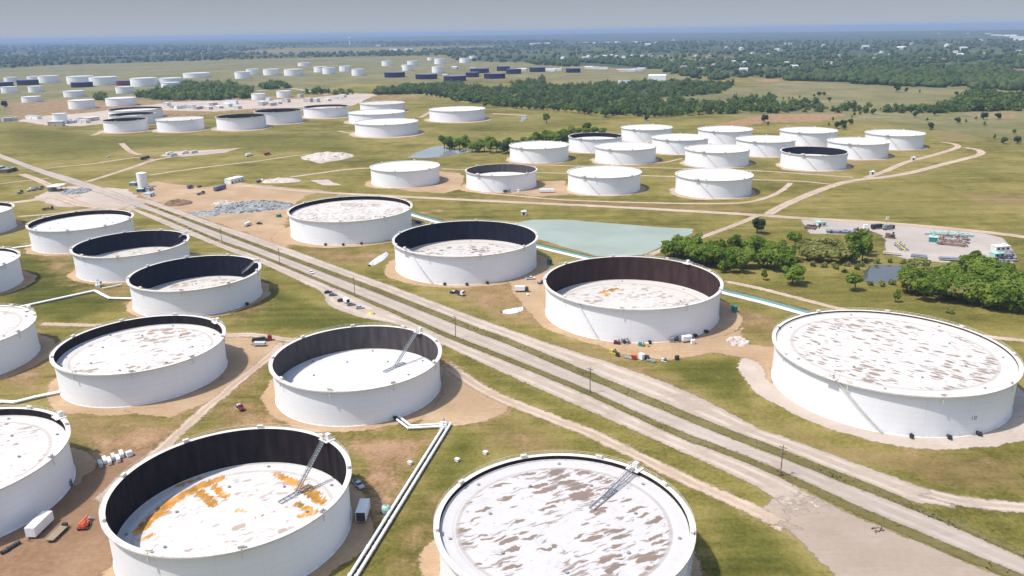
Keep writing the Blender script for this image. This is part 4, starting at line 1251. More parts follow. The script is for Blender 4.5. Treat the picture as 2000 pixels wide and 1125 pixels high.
g1 = 'green trees of the thicket between the teal pond and the blue pond'
l1 = 'fresh green tree in the loose thicket right of the teal pond'
for x, y, k in ((1300, 504, 'small'), (1322, 509, 'round'), (1348, 512, 'round'), (1375, 519, 'broad'), (1402, 526, 'round'), (1426, 533, 'tall'), (1446, 533, 'round'), (1332, 500, 'round'), (1360, 502, 'tall'), (1390, 507, 'round'),
                (1420, 511, 'round'), (1405, 497, 'small'), (1352, 496, 'small'), (1440, 500, 'round'), (1474, 510, 'tall'), (1484, 522, 'small'), (1500, 512, 'round'), (1512, 524, 'round'), (1528, 532, 'broad'), (1516, 505, 'round'), (1478, 497, 'round'), (1310, 496, 'small'), (1385, 522, 'round'), (1412, 533, 'small'), (1366, 512, 'round'), (1316, 501, 'broad'), (1338, 506, 'broad'), (1360, 516, 'round'), (1392, 516, 'broad'), (1416, 520, 'round'), (1436, 520, 'broad'), (1456, 524, 'round'), (1432, 506, 'tall'), (1498, 522, 'broad'), (1528, 520, 'round'), (1540, 512, 'round'), (1502, 500, 'broad')):
    tree(k, (x, y), l1, g1, 1.22)
tree('broad', (1547, 556), 'large round tree standing clear in front of the thicket, left of the blue pond', size=1.15)
tree('small', (1491, 547), 'small bush-like tree alone on the grass in front of the thicket')
tree('tall', (1436, 486), 'slender green tree at the upper edge of the thicket, nearest the teal pond corner', size=.8)
tree('dark', (1478, 456), 'dark tree alone beside the bend where pale tracks meet', size=1.05)
g2, l2 = 'olive trees before the yard', 'dull olive tree in the clump between the yard and the blue pond'
for x, y in ((1576, 508), (1600, 512), (1624, 514), (1645, 512), (1584, 493), (1608, 491), (1630, 490), (1566, 498), (1650, 498), (1592, 502), (1616, 502), (1638, 503)): tree('olive', (x, y), l2, g2, 1.25)
tree('round', (1552, 484), 'green tree at the left end of the olive clump', size=.95)
g3, l3 = 'tall green trees by the blue pond', 'tall full green tree at the left bank of the blue pond'
for x, y in ((1668, 514), (1684, 510), (1662, 496), (1680, 492), (1690, 500)): tree('tall', (x, y), l3, g3, 1.25)
tree('round', (1669, 568), 'round tree standing on the near left bank of the blue pond', size=1.05)
tree('small', (1748, 590), 'small thin tree on the open grass below the blue pond')
for x, y in ((1655, 520), (1672, 526), (1648, 532), (1690, 512), (1712, 514), (1738, 513), (1764, 515), (1780, 524), (1784, 538), (1700, 557), (1722, 558), (1740, 556), (1610, 522), (1588, 520), (1630, 524), (1560, 512), (1682, 520), (1660, 507)):
    tree('shrub', (x, y), 'low olive scrub round the blue pond and under the tall trees beside it', 'scrub round the blue pond', .95)
tree('shrub', (1856, 612), 'dry low shrub on the grass before the dense wood at right')
g4, l4 = 'trees of the dense wood at the right edge', 'bright green tree packed in the dense wood below the yard at right'
for x, y, k in ((1770, 572, 'round'), (1790, 577, 'olive'), (1803, 588, 'round'), (1815, 572, 'broad'), (1832, 588, 'round'), (1850, 582, 'olive'), (1870, 591, 'olive'), (1886, 592, 'round'), (1902, 597, 'broad'), (1918, 602, 'round'), (1936, 604, 'broad'),
                (1952, 607, 'round'), (1970, 608, 'broad'), (1990, 612, 'round'), (2010, 612, 'round'), (1762, 560, 'round'), (1782, 556, 'olive'), (1802, 552, 'olive'), (1822, 556, 'olive'), (1842, 557, 'olive'), (1860, 562, 'round'), (1880, 571, 'broad'),
                (1878, 549, 'tall'), (1900, 557, 'round'), (1920, 562, 'broad'), (1910, 540, 'broad'), (1894, 534, 'round'), (1940, 571, 'round'), (1960, 577, 'broad'), (1985, 582, 'round'), (1960, 558, 'round'), (1985, 562, 'broad'), (2008, 575, 'broad'), (1930, 548, 'round'),
                (1780, 540, 'olive'), (1800, 535, 'olive'), (1830, 545, 'shrub'), (1855, 542, 'olive'), (1945, 590, 'broad'), (1975, 594, 'round'), (1910, 585, 'round'), (1860, 577, 'round'), (1840, 572, 'round'), (2000, 595, 'broad')):
    tree(k, (x, y), l4, g4, 1.3)
g5, l5 = 'trees of the hedge behind the sixteen tanks', 'tree in the dark green hedge behind the second row of the sixteen tanks'
for x, y in ((868, 290), (878, 293), (888, 292), (898, 295), (910, 294), (922, 297), (935, 297), (946, 296), (958, 299), (970, 297), (981, 300), (992, 298), (1002, 296), (1014, 292), (1026, 288), (1038, 284), (1050, 281), (1062, 280), (1074, 280), (1086, 282), (1098, 284), (1106, 280),
             (1116, 268), (1130, 266), (1144, 265), (1160, 265), (1176, 266), (880, 286), (905, 288), (960, 291), (990, 290), (1070, 274), (1092, 276), (1104, 272), (1145, 260)):
    tree(random.choice(['round', 'round', 'dark', 'broad']), (x, y), l5, g5, 1.45)
tree('tall', (1067, 241), 'lone tree on the bright green strip beyond the sixteen tanks', size=1.5)
tree('dark', (1493, 239), 'lone round dark tree on the reddish bank behind the rearmost tanks', size=1.25)
tree('dark', (1263, 236), 'round dark tree just behind the rearmost tanks, left of the reddish bank', size=1.1)
g6, l6 = 'scattered trees on the right pasture', 'dark tree dotted on the pale pasture at right'
for x, y in ((1618, 247), (1635, 251), (1645, 249), (1648, 253), (1626, 237), (1661, 244), (1663, 232), (1668, 227), (1680, 226), (1705, 224), (1719, 217), (1735, 209), (1780, 221), (1797, 216), (1811, 216), (1787, 229), (1826, 226), (1870, 241), (1886, 241), (1906, 235), (1921, 234), (1817, 253), (1811, 238), (1949, 233),
             (1942, 272), (1960, 281), (1986, 281), (1980, 262), (1922, 247), (1530, 195), (1540, 196), (1548, 195), (1561, 193), (1590, 190), (1600, 188), (1609, 187), (1795, 182), (1868, 187), (1877, 187), (1888, 187), (1770, 180), (1620, 198), (1500, 246), (1850, 222), (1840, 218), (1755, 218), (1660, 210), (1640, 212)):
    tree(random.choice(['small', 'dark', 'small']), (x, y), l6, g6, 1.0)
tree('dark', (1750, 180), 'large dark tree at the foot of the far wood, on the pale pasture', size=1.9)
tree('dark', (627, 184), 'small dark tree by the pale track right of the small wood', size=1.5)
tree('dark', (10, 211), 'dark shrub-like trees clump on bare ground near the left edge', size=1.5)
g7, l7 = 'front trees of the dark belt', 'dark tree along the near edge of the tree belt crossing the meadow'
belt = [(1000, 212), (1040, 214), (1080, 217), (1120, 220), (1160, 226), (1186, 229), (1200, 223), (1230, 226), (1260, 229), (1290, 229), (1320, 227), (1350, 226), (1375, 222), (1400, 221), (1430, 221), (1460, 220), (1490, 221), (1515, 222), (960, 208), (930, 203), (900, 197), (870, 192), (850, 187)]
bp = resample(ats(belt[17::-1][::-1][:18]), 11)
for p in bp:
    tree(random.choice(['round', 'dark', 'dark', 'tall']), None, l7, g7, 1.15, (p.x + random.uniform(-5, 5), p.y + random.uniform(-6, 6)))
for i in range(30):
    x, y = random.choice(belt[18:]); p = at(x + random.uniform(-18, 18), y + random.uniform(-4, 2))
    tree(random.choice(['round', 'dark', 'dark']), None, l7, g7, 1.2, (p.x, p.y))

# woods that read as one mass
def ico():
    import bmesh
    bm = bmesh.new(); bmesh.ops.create_icosphere(bm, subdivisions=2, radius=1.0)
    V = np.array([v.co for v in bm.verts]); F = np.array([[v.index for v in f.verts] for f in bm.faces]); bm.free()
    return V, F


ICO_V, ICO_F = ico()


def wood(name, areas, mat, label, cards=False):
    """areas: (px polygon, number, crown radius); crowns scattered evenly over the ground polygon"""
    VV, FF, TT = [], [], []
    off = 0
    variants = []
    for s in range(8):
        r = np.random.default_rng(s + 50)
        if cards:
            n_ = 90
            d_ = r.normal(size=(n_, 3)); d_ /= np.linalg.norm(d_, axis=1)[:, None]
            c_ = r.normal(size=(6, 3)) * .38; k_ = r.integers(0, 6, n_)
            p_ = c_[k_] + d_ * r.uniform(.4, .68, (n_, 1))
            nn_ = d_ + r.normal(size=(n_, 3)) * .4 + np.array([0, 0, .3]); nn_ /= np.linalg.norm(nn_, axis=1)[:, None]
            a_ = np.cross(nn_, r.normal(size=(n_, 3))); a_ /= np.linalg.norm(a_, axis=1)[:, None]; b2_ = np.cross(nn_, a_)
            s_ = r.uniform(.12, .26, (n_, 1))
            variants.append(np.stack([p_ - a_ * s_ - b2_ * s_ * .7, p_ + a_ * s_ * .8 - b2_ * s_, p_ + a_ * s_ + b2_ * s_ * .8, p_ - a_ * s_ * .7 + b2_ * s_], 1).reshape(-1, 3))
        else: variants.append(ICO_V * (r.uniform(.62, 1.22, (len(ICO_V), 1))))
    faces_ = np.arange(360).reshape(90, 4) if cards else ICO_F
    for px, num, cr in areas:
        P = np.array([p[:2] for p in ats(px)])
        lo, hi = P.min(0), P.max(0)
        got = 0; guard = 0
        while got < num and guard < 60:
            guard += 1
            q = rng.uniform(lo, hi, (num * 2, 2))
            q = q[inside(q[:, 0], q[:, 1], P)]
            for cl_ in CLEAR:
                if len(q): q = q[~inside(q[:, 0], q[:, 1], [p_[:2] for p_ in cl_])]
            cl = np.array([nz(a, b, .02 * 9 / cr, 2.2) for a, b in q]) if len(q) else np.zeros(0)
            q = q[cl > rng.uniform(-.75, .1, len(q))]
            for x, y in q[:num - got]:
                v = variants[rng.integers(8)]
                s = cr * rng.uniform(.6, 1.35)
                a = rng.uniform(0, 6.28); c, sn = math.cos(a), math.sin(a)
                hgt = s * rng.uniform(.8, 1.15)
                W = np.stack([(v[:, 0] * c - v[:, 1] * sn) * s + x, (v[:, 0] * sn + v[:, 1] * c) * s + y, v[:, 2] * hgt + hgt * .75 + hz(x, y)], 1)
                VV.append(W); FF.append(faces_ + off); off += len(v)
                TT.append(np.clip(rng.normal(.42, .19) + (np.repeat(rng.normal(0, .14, 90), 4) if cards else rng.normal(0, .14, len(v))), 0, 1))
            got += min(len(q), num - got)
    V, F = np.concatenate(VV), np.concatenate(FF)
    me = np_mesh(name, V, F, mat)
    set_attr(me, 'tint', np.concatenate(TT))
    o = link_mesh(name, me)
    return tag(o, label, 'woodland', None, 'stuff')


belt_areas = [([(1000, 166), (1060, 156), (1066, 171), (1180, 166), (1300, 161), (1440, 165), (1400, 186), (1285, 191), (1300, 196), (1380, 203), (1365, 224), (1280, 227), (1190, 223), (1100, 214), (1000, 208)], 1000, 6.5),
              ([(730, 185), (735, 179), (800, 172), (840, 171), (850, 178), (820, 184)], 190, 7), ([(845, 168), (905, 164), (910, 172), (1000, 176), (1000, 210), (950, 205), (880, 195), (850, 185), (845, 176)], 360, 6.5),
              ([(1370, 205), (1510, 190), (1520, 221), (1380, 224)], 150, 6), ([(1505, 203), (1620, 203), (1690, 212), (1690, 222), (1560, 219), (1510, 222)], 70, 6),
              ([(1872, 200), (1910, 184), (2010, 198), (2010, 216), (1880, 219), (1800, 220)], 330, 8), ([(1730, 214), (1880, 212), (1880, 221), (1730, 222)], 40, 5.5)]
wood('tree_belt', belt_areas, M['leaf4'], 'dark tree belt crossing the meadow behind the sixteen tanks', True)
wood('small_wood', [([(268, 190), (300, 182), (330, 172), (360, 166), (420, 165), (460, 170), (497, 177), (490, 193), (440, 196), (340, 197), (300, 195)], 420, 8), ([(500, 170), (540, 165), (568, 172), (520, 176)], 60, 8), ([(184, 195), (205, 188), (208, 198)], 14, 8), ([(590, 178), (690, 180), (690, 186), (600, 184)], 26, 6)],
     M['leaf4'], 'small dark green wood behind the pale yard at left', True)
far_areas = [([(1590, 143), (1700, 140), (2100, 134), (2100, 166), (1830, 171), (1700, 166), (1600, 158)], 2000, 8), ([(1880, 160), (2100, 152), (2100, 182), (1900, 175)], 420, 8), ([(1500, 150), (1700, 152), (1700, 161), (1500, 157)], 240, 8),
             ([(1320, 120), (1520, 112), (1700, 112), (2100, 108), (2100, 134), (1700, 140), (1500, 150), (1380, 158), (1290, 140)], 1650, 7.5), ([(1020, 120), (1300, 118), (1320, 135), (1200, 135), (1050, 127)], 520, 8),
             ([(820, 97), (1100, 87), (1300, 83), (2100, 79), (2100, 110), (1500, 114), (1000, 122), (900, 120)], 1700, 9.5), ([(-60, 114), (200, 106), (480, 105), (620, 105), (900, 99), (900, 108), (640, 112), (440, 117), (100, 128), (-60, 138)], 1000, 10),
             ([(-100, 98), (400, 92), (560, 96), (400, 104), (-100, 110)], 600, 13), ([(500, 88), (900, 82), (1100, 80), (1100, 86), (800, 92), (560, 95)], 600, 13)]
wood('distant_woodland', far_areas, M['leaf3'], 'distant woodland with clearings spreading towards the horizon')
for px, n_, c_ in far_areas: paint(WOOD, ats(px), .62, 120)
for px, n_, c_ in belt_areas[:3]: paint(WOOD, ats(px), .6, 20)
paint(WOOD, ats([(-400, 105), (2400, 76), (2400, 58.5), (1000, 68), (-400, 91)]), .68, 300)

# ------------------------------------------------------------------ pipelines
def pipeline(px, label, npipe=2, gap=1.3, r=.38, z=.9, group=None, mat='white', every=6.0):
    pts = ats(px)
    c = [Vector(p) for p in pts]
    root = empty('pipeline', (c[0].x, c[0].y, 0), 0, label, 'pipeline', group)
    o0 = Vector((c[0].x, c[0].y, 0))
    offs = [(i - (npipe - 1) / 2) * gap for i in range(npipe)]
    for of in offs:
        b = MB(); q = []
        for i, p in enumerate(c):
            t0 = (c[min(i + 1, len(c) - 1)] - c[max(i - 1, 0)]).normalized()
            nr = Vector((-t0.y, t0.x, 0))
            q.append(p + nr * of + Vector((0, 0, z)) - o0)
        b.path(q, r, 14)
        for p in q[1:-1]: b.bar(p - Vector((0, 0, r * .9)), p + Vector((0, 0, r * .9)), r * 1.12, n=12)
        L = 0
        for a, e in zip(q[:-1], q[1:]):
            n = int((e - a).length / 12)
            for k in range(1, n):
                m = a.lerp(e, k / n); d = (e - a).normalized() * .12
                b.bar(m - d, m + d, r * 1.3, n=12)
        b.build('pipe', M[mat], root)
    s = MB()
    for a, e in zip(c[:-1], c[1:]):
        n = max(1, int((e - a).length / every)); d = (e - a).normalized(); nr = Vector((-d.y, d.x, 0)) * ((npipe - 1) / 2 * gap + .7)
        for k in range(n):
            m = a.lerp(e, (k + .5) / n) - o0
            s.beam(m - nr + Vector((0, 0, z - r - .15)), m + nr + Vector((0, 0, z - r - .15)), .3, .3)
            for sg in (-.8, .8): s.beam(m + nr * sg, m + nr * sg + Vector((.01, 0, z - r)), .25, .25)
    s.build('pipe_support', M['grey'], root)
    return root


pipeline([(772, 816), (800, 838), (866, 834)], 'short double white pipe leaving the foot of the clean roofed tank', 2, 1.9, .42)
pipeline([(876, 830), (690, 1130), (530, 1388)], 'long straight double white pipeline running down to the bottom edge', 2, 1.9, .48)
p = at(866, 834); v = empty('valve_stand', (p.x, p.y, 0), 0, 'white valve stand with grey frame at the corner of the double pipeline', 'valve')
MB().box(0, 0, 0, 2.6, 4.2, 1.2).box(.6, 0, 1.2, 1.0, 1.0, .9).build('body', M['white'], v)
b = MB()
for s in (-1.6, 1.6): b.bar((.2, s, 1.2), (.2, s, 2.6), .12, n=6).bar((.2, s, 2.5), (.2, s, 2.6), .5, n=10)
b.build('handwheel', M['grey'], v)
pipeline([(40, 602), (187, 570)], 'long white pipe across bright grass to the tank cut by the left edge', 2, 1.0, .42)
pipeline([(187, 571), (214, 585), (258, 586)], 'bent white pipe into the foot of the nearest row tank', 2, 1.0, .42)
pipeline([(200, 566), (222, 562), (238, 558)], 'short white pipe stub beside the white junction box in the grass', 1, 1.0, .4)
pipeline([(24, 487), (62, 482)], 'short white pipe between two tanks at the left edge', 2, 1.0, .4)
pipeline([(-20, 787), (30, 789), (70, 779), (118, 769)], 'white pipe with a bend running off the left edge below the flecked roof tank', 2, 1.1, .42)
p = at(192, 560); v = empty('junction_box', (p.x, p.y, 0), .3, 'white pipe junction with upright risers in the grass between two open tanks', 'pipework')
MB().box(0, 0, 0, 2.4, 4.4, 1.6).box(0, 1.2, 1.6, 1.2, 1.2, 2.2).bar((0, -1.4, 1.2), (0, -1.4, 3.4), .4).bar((0, -1.4, 3), (1.9, -1.4, 3), .4).build('body', M['white'], v)
MB().bar((0, 1.2, 3.8), (0, 1.2, 4.0), .7, n=12).bar((1.9, -1.4, 2.4), (1.9, -1.4, 3.6), .6, n=12).build('flange', M['steel'], v)

# ------------------------------------------------------------------ power poles along the grass strip between the roads
for k, (x, y, lab) in enumerate(((86.9, 227.3, 'timber power pole nearest the camera, between the road and the gravel apron'), (30.9, 291.8, 'timber power pole in the grass strip below the tank with the orange roof patch'),
                                 (-27.5, 355.5, 'timber power pole in the grass strip right of the clean roofed open tank'), (-88.0, 421.0, 'timber power pole beside the parked cars at the road side'),
                                 (-147.9, 486.2, 'timber power pole in the grass strip below the speckled roof tank'), (-205.1, 545.1, 'timber power pole farthest along the road, above the left row of open tanks'))):
    r = empty('power_pole', (x, y, 0), -.73 + 1.5708, lab, 'power pole', 'power poles along the road')
    MB().bar((0, 0, -.2), (0, 0, 11.5), .2, .13, 10).build('pole', M['wood'], r)
    MB().box(0, 0, 10.6, .16, 2.6, .18).beam((0.05, .7, 10.6), (0.05, .05, 9.7), .06, .06).beam((0.05, -.7, 10.6), (0.05, -.05, 9.7), .06, .06).build('crossarm', M['wood'], r)
    b = MB()
    for s in (-1.15, 0, 1.15): b.bar((0, s, 10.78), (0, s, 11.0), .06, .09, 8)
    b.build('insulator', M['grey'], r)
    if k in (0, 4): MB().bar((.32, .2, 8.2), (.32, .2, 9.2), .26, n=12).box(.16, .2, 8.4, .2, .2, .5).build('transformer', M['grey'], r)

# ------------------------------------------------------------------ vehicles (built along +x)
def wheels(root, xs, y, r, w=.28):
    me = _shared.get(('wh', r))
    if me is None:
        me = MB().bar((0, -w / 2, 0), (0, w / 2, 0), r, n=14).mesh('wheel', M['rubber']); _shared[('wh', r)] = me
        _shared[('hub', r)] = MB().bar((0, -w / 2 - .015, 0), (0, w / 2 + .015, 0), r * .55, n=10).mesh('rim', M['steel'])
    for x in xs:
        for s in (-1, 1):
            o = link_mesh('wheel', me, root); o.location = (x, s * y, r)
            link_mesh('rim', _shared[('hub', r)], o)


def head(a, b):
    d = Vector(b) - Vector(a)
    return math.atan2(d.y, d.x)


def spot(px, to=None):
    p = at(*px)
    return (p.x, p.y, 0.12), (0.0 if to is None else head(at(*px), at(*to)))


def pickup(px, to, label, paint_mat, cover=None, group=None):
    loc, rz = spot(px, to)
    r = empty('pickup_truck', loc, rz, label, 'pickup truck', group)
    b = MB().prism([(-2.8, .45), (2.8, .45), (2.85, .8), (2.75, 1.12), (1.35, 1.18), (-.75, 1.18), (-.75, .78), (-2.72, .78), (-2.78, 1.12), (-2.84, 1.1)], -.92, .92)
    b.box(-1.76, .88, .78, 1.96, .1, .38).box(-1.76, -.88, .78, 1.96, .1, .38).box(-2.76, 0, .78, .1, 1.84, .38)
    b.box(.28, 0, 1.75, 1.35, 1.5, .1)
    b.build('body', M[paint_mat], r)
    MB().box(.3, 0, 1.17, 2.15, 1.66, .6, top=(.66, .88)).build('window', M['glass'], r)
    for s in (-.7, .7): MB().box(2.83, s, .82, .06, .3, .18).build('headlight', M['silver'], r)
    if cover: MB().box(-1.76, 0, .84, 1.9, 1.6, .34).build('bed_cover', M[cover], r)
    wheels(r, (-1.75, 1.8), .86, .4)
    return r


def car(px, to, label, paint_mat, group=None):
    loc, rz = spot(px, to)
    r = empty('parked_car', loc, rz, label, 'car', group)
    b = MB().prism([(-2.2, .4), (2.2, .4), (2.28, .7), (2.1, .9), (1.1, 1.0), (-2.15, 1.02), (-2.25, .75)], -.88, .88)
    b.box(-.45, 0, 1.52, 1.7, 1.3, .08)
    b.build('body', M[paint_mat], r)
    MB().box(-.4, 0, .99, 2.8, 1.6, .54, top=(.62, .82)).build('window', M['glass'], r)
    for s in (-.65, .65): MB().box(2.24, s, .68, .06, .34, .16).build('headlight', M['silver'], r)
    wheels(r, (-1.35, 1.38), .8, .33, .22)
    return r


def box_trailer(px, to, label, L=7, W=2.4, H=2.6, wall='white', front='dark', cat='trailer', name='box_trailer'):
    loc, rz = spot(px, to)
    r = empty(name, loc, rz, label, cat)
    MB().box(0, 0, .75, L, W, H).box(0, 0, .75 + H, L - .1, W - .1, .06).build('body', M[wall], r)
    MB().box(L / 2 + .02, 0, .85, .06, W - .3, H - .25).build('doorway', M[front], r)  # end panel; dark colour stands in for the shaded inside of an open end
    b = MB().box(0, 0, .5, L - .4, W * .7, .24)
    b.beam((-L / 2, .6, .6), (-L / 2 - 1.6, 0, .6), .12, .12).beam((-L / 2, -.6, .6), (-L / 2 - 1.6, 0, .6), .12, .12)
    b.build('frame', M['dark'], r)
    wheels(r, (-.6, .35), W / 2 - .25, .36)
    return r


def truck(px, to, label, cab='white', body='white', L=7.5, cat='truck', flat=False, group=None):
    loc, rz = spot(px, to)
    r = empty('parked_truck', loc, rz, label, cat, group)
    MB().box(L / 2 - 1.1, 0, .7, 2.0, 2.3, 1.2).box(L / 2 - 1.2, 0, 1.9, 1.7, 2.2, .9, top=(.8, .92)).build('cab', M[cab], r)
    MB().box(L / 2 - .35, 0, 2.0, .5, 2.0, .6, top=(.4, .95)).build('windscreen', M['glass'], r)
    if flat: MB().box(-1.1, 0, .95, L - 2.4, 2.4, .3).box(-1.4, .3, 1.25, L - 3.6, 1.5, .8).build('load_bed', M[body], r)
    else: MB().box(-1.1, 0, .95, L - 2.4, 2.45, 2.4).box(-1.1, 0, 3.35, L - 2.6, 2.3, .06).build('cargo_box', M[body], r)
    MB().box(-.3, 0, .55, L - .6, 1.0, .35).build('chassis', M['dark'], r)
    wheels(r, (-L / 2 + 1.4, -L / 2 + 2.5, L / 2 - 1.2), 1.0, .48, .3)
    return r


# beside the nearest tank at bottom left
box_trailer((80, 1036), (112, 1005), 'white box trailer on bare earth at bottom left', 9.0, 3.0, 3.0, front='silver')
loc, rz = spot((113, 1046), (140, 1020))
r = empty('flatbed_trailer', loc, rz, 'low flatbed trailer with bare plank deck between the white box trailer and the orange machine', 'trailer')
MB().box(-.3, 0, .85, 7.0, 2.5, .16).build('deck', M['timber'], r)
MB().box(-.3, 0, .5, 7.1, 1.0, .34).box(3.7, 0, .5, .9, 1.4, 1.2).beam((3.2, .4, .7), (5.0, 0, .7), .15, .15).beam((3.2, -.4, .7), (5.0, 0, .7), .15, .15).build('frame', M['dark'], r)
wheels(r, (-2.4, -1.3), .95, .4)
loc, rz = spot((165, 1031), (188, 1000))
r = empty('boom_lift', loc, rz, 'orange boom lift with folded arm on bare earth at bottom left', 'boom lift')
MB().box(0, 0, .7, 3.4, 2.2, .8, top=(.94, .94)).box(-.8, 0, 1.5, 2.0, 1.7, .9, top=(.85, .9)).build('body', M['orange'], r)
MB().beam((-1.4, 0, 2.5), (3.3, .2, 2.0), .5, .55).beam((-1.4, .5, 2.0), (2.4, .5, 1.7), .4, .4).build('boom', M['orange'], r)
b = MB().box(3.9, .2, .9, 1.0, 2.0, .12)
for q in (-.75, 1.15):
    for u in (3.45, 4.35): b.beam((u, q, .9), (u + .01, q, 2.0), .06, .06)
    b.beam((3.45, q, 2.0), (4.35, q, 2.0), .06, .06)
b.build('work_basket', M['grey'], r)
wheels(r, (-1.2, 1.2), 1.1, .55, .45)
# pallets of white boxes
for i, (x, y) in enumerate(((197, 910), (205, 903), (214, 905), (222, 897), (231, 900), (238, 891))):
    loc, rz = spot((x, y), (x + 9, y + 22))
    r = empty('pallet_stack', loc, rz, 'white banded panel stack in the cluster beside the dirt track', 'pallet stack', 'white stacks by the dirt track')
    b = MB()
    for k in range(5): b.box((k % 2) * .12, 0, .18 + k * .3, 3.9 - .2 * (k % 3), 1.15, .26)
    b.build('panels', M['white'] if i % 3 else M['silver'], r)
    b = MB()
    for u in (-1.5, 0, 1.5): b.box(u, 0, 0, .2, 1.3, .17)
    b.build('pallet', M['timber'], r)
loc, rz = spot((253, 891), (262, 900))
r = empty('crate', loc, rz, 'single square white crate apart from the white stacks by the dirt track', 'crate')
MB().box(0, 0, .15, 1.8, 1.8, 1.5).build('body', M['white'], r); MB().box(0, 0, 1.65, 1.95, 1.95, .14).box(0, 0, 0, 1.6, 1.6, .14).build('lid', M['silver'], r)
# debris row
for i, (x, y, lab) in enumerate(((32, 1066, 'dark steel drum, rightmost of three lying in a row at bottom left'), (22, 1072, 'dark steel drum, middle of three lying in a row at bottom left'), (10, 1080, 'dark steel drum, leftmost of three lying in a row at bottom left'))):
    loc, rz = spot((x, y), (x + 20, y - 10))
    r = empty('steel_drum', loc, rz, lab, 'drum')
    MB().bar((-1.1, 0, .55), (1.1, 0, .55), .55, n=16).build('body', M['dark'], r)
    MB().bar((-.4, 0, .55), (-.3, 0, .55), .6, n=16).bar((.3, 0, .55), (.4, 0, .55), .6, n=16).build('hoop', M['grey'], r)
loc, rz = spot((136, 950), (150, 970))
r = empty('pump_box', loc, rz, 'blue equipment box at the shaded foot of the tank cut by the left edge', 'equipment box')
MB().box(0, 0, .2, 1.6, 1.8, 1.8).build('body', M['blue'], r); MB().box(0, 0, 2.0, 1.75, 1.95, .1).box(.82, 0, .5, .05, 1.2, 1.2).build('lid', M['grey'], r)
# right of the nearest tank
pickup((700, 950), (718, 968), 'white and black pickup truck parked in the shadow of the nearest open tank', 'silver', 'dark')
box_trailer((710, 1009), (700, 1040), 'white box trailer with dark open end facing down, right of the nearest open tank', 7.5, 3.0, 3.1)
loc, rz = spot((754, 1001), (770, 990))
r = empty('tote_tank', loc, rz, 'pale green domed water tank standing beside the double pipeline', 'tank')
MB().lathe([(1.3, 0.1), (1.35, 1.5), (1.15, 2.1), (.5, 2.5), (.01, 2.55)], 20).build('body', M['mint'], r, True)
MB().bar((0, 0, 2.5), (0, 0, 2.75), .35, n=12).build('cap', M['grey'], r)
MB().box(0, 0, -.1, 2.9, 2.9, .2).box(1.5, .6, 0, .6, .8, .9).build('base', M['dark'], r)
for x, y, lab in ((948, 887, 'small white marker box on grass, above the streaked roof tank'), (893, 901, 'small pale marker box on grass near the double pipeline'), (801, 907, 'flat pale concrete box in dry grass left of the double pipeline')):
    loc, rz = spot((x, y), (x + 9, y + 3))
    r = empty('marker_box', loc, rz, lab, 'utility box')
    MB().box(0, 0, 0, 1.5, 1.2, .9, top=(.94, .94)).build('body', M['offwhite'], r)
    MB().box(0, 0, .9, 1.6, 1.3, .1).build('lid', M['white'], r)
pickup((470, 799), (482, 812), 'dark red pickup truck with silver bed on the grass right of the dirt track', 'maroon', 'silver')
truck((512, 667), (540, 663), 'long red flatbed truck on the track behind the clean roofed open tank', 'red', 'dark', 9.5, flat=True)
box_trailer((508, 676), (530, 676), 'grey trailer parked just below the long red flatbed truck', 5.5, 2.2, 1.2, 'silver', 'grey')

# road-side parking and traffic
carl = [((641, 573), 'dark', 'dark car parked first at the upper end of the road-side row'), ((650, 578), 'grey', 'grey car parked second from the upper end of the road-side row'), ((667, 589), 'dark', 'black car parked next to the white van in the road-side row'),
        ((686, 597), 'grey', 'grey car parked just below the white van in the road-side row'), ((703, 603), 'silver', 'silver car parked at the lower end of the road-side row')]
for p_, m_, lab in carl: car(p_, (p_[0] + 20, p_[1] - 2), lab, m_, 'cars parked at the road side')
box_trailer((677, 592), (690, 600), 'small white trailer parked among the cars at the road side', 4.5, 2, 2)
loc, rz = spot((724, 613), (740, 620))
r = empty('sand_heap', loc, rz, 'small yellow sand heap at the edge of the road-side parking', 'sand heap')
MB().lathe([(1.9, 0), (1.5, .35), (.7, .8), (.01, 1.0)], 18).build('heap', M['yellow'], r, True); MB().box(1.6, .9, 0, 1.3, .9, .5).build('board', M['timber'], r)
car((608, 534), (640, 548), 'white car driving on the paved road below the speckled roof tank', 'white')

# round the tank with the brown inner wall and the navy one
def skid(px, to, label, kind=0, cat='equipment', a='grey', b_='dark', s=1.0):
    loc, rz = spot(px, to)
    r = empty(('pump_skid', 'portable_unit', 'pipe_spool')[kind], loc, rz, label, cat)
    r.scale = (s, s, s)
    if kind == 0:
        MB().box(0, 0, 0, 3.2, 1.6, .3).box(-.8, 0, .3, 1.3, 1.2, 1.3).build('base', M[a], r)
        MB().bar((.1, 0, 1.0), (1.5, 0, 1.0), .55, n=12).bar((.9, 0, 1.0), (.9, 0, 2.1), .25, n=8).bar((.9, 0, 2.05), (.9, 0, 2.15), .45, n=10).build('motor', M[b_], r)
    elif kind == 1:
        MB().box(0, 0, .1, 2.2, 1.7, 2.3).build('body', M[a], r)
        MB().box(0, 0, 2.4, 2.35, 1.85, .14).box(1.11, 0, .3, .05, 1.0, 1.9).build('roof_and_door', M[b_], r)
    else:
        bb = MB()
        for k in range(5): bb.bar((-2.2, -.8 + k * .4, .3), (2.2 - .2 * k, -.8 + k * .4, .3), .18, n=8)
        for k in range(3): bb.bar((-2.0, -.55 + k * .45, .62), (2.0, -.55 + k * .45, .62), .18, n=8)
        bb.build('pipes', M[a], r)
        MB().box(-1.4, 0, 0, .2, 2.2, .12).box(1.4, 0, 0, .2, 2.2, .12).build('sleeper', M['timber'], r)
    return r


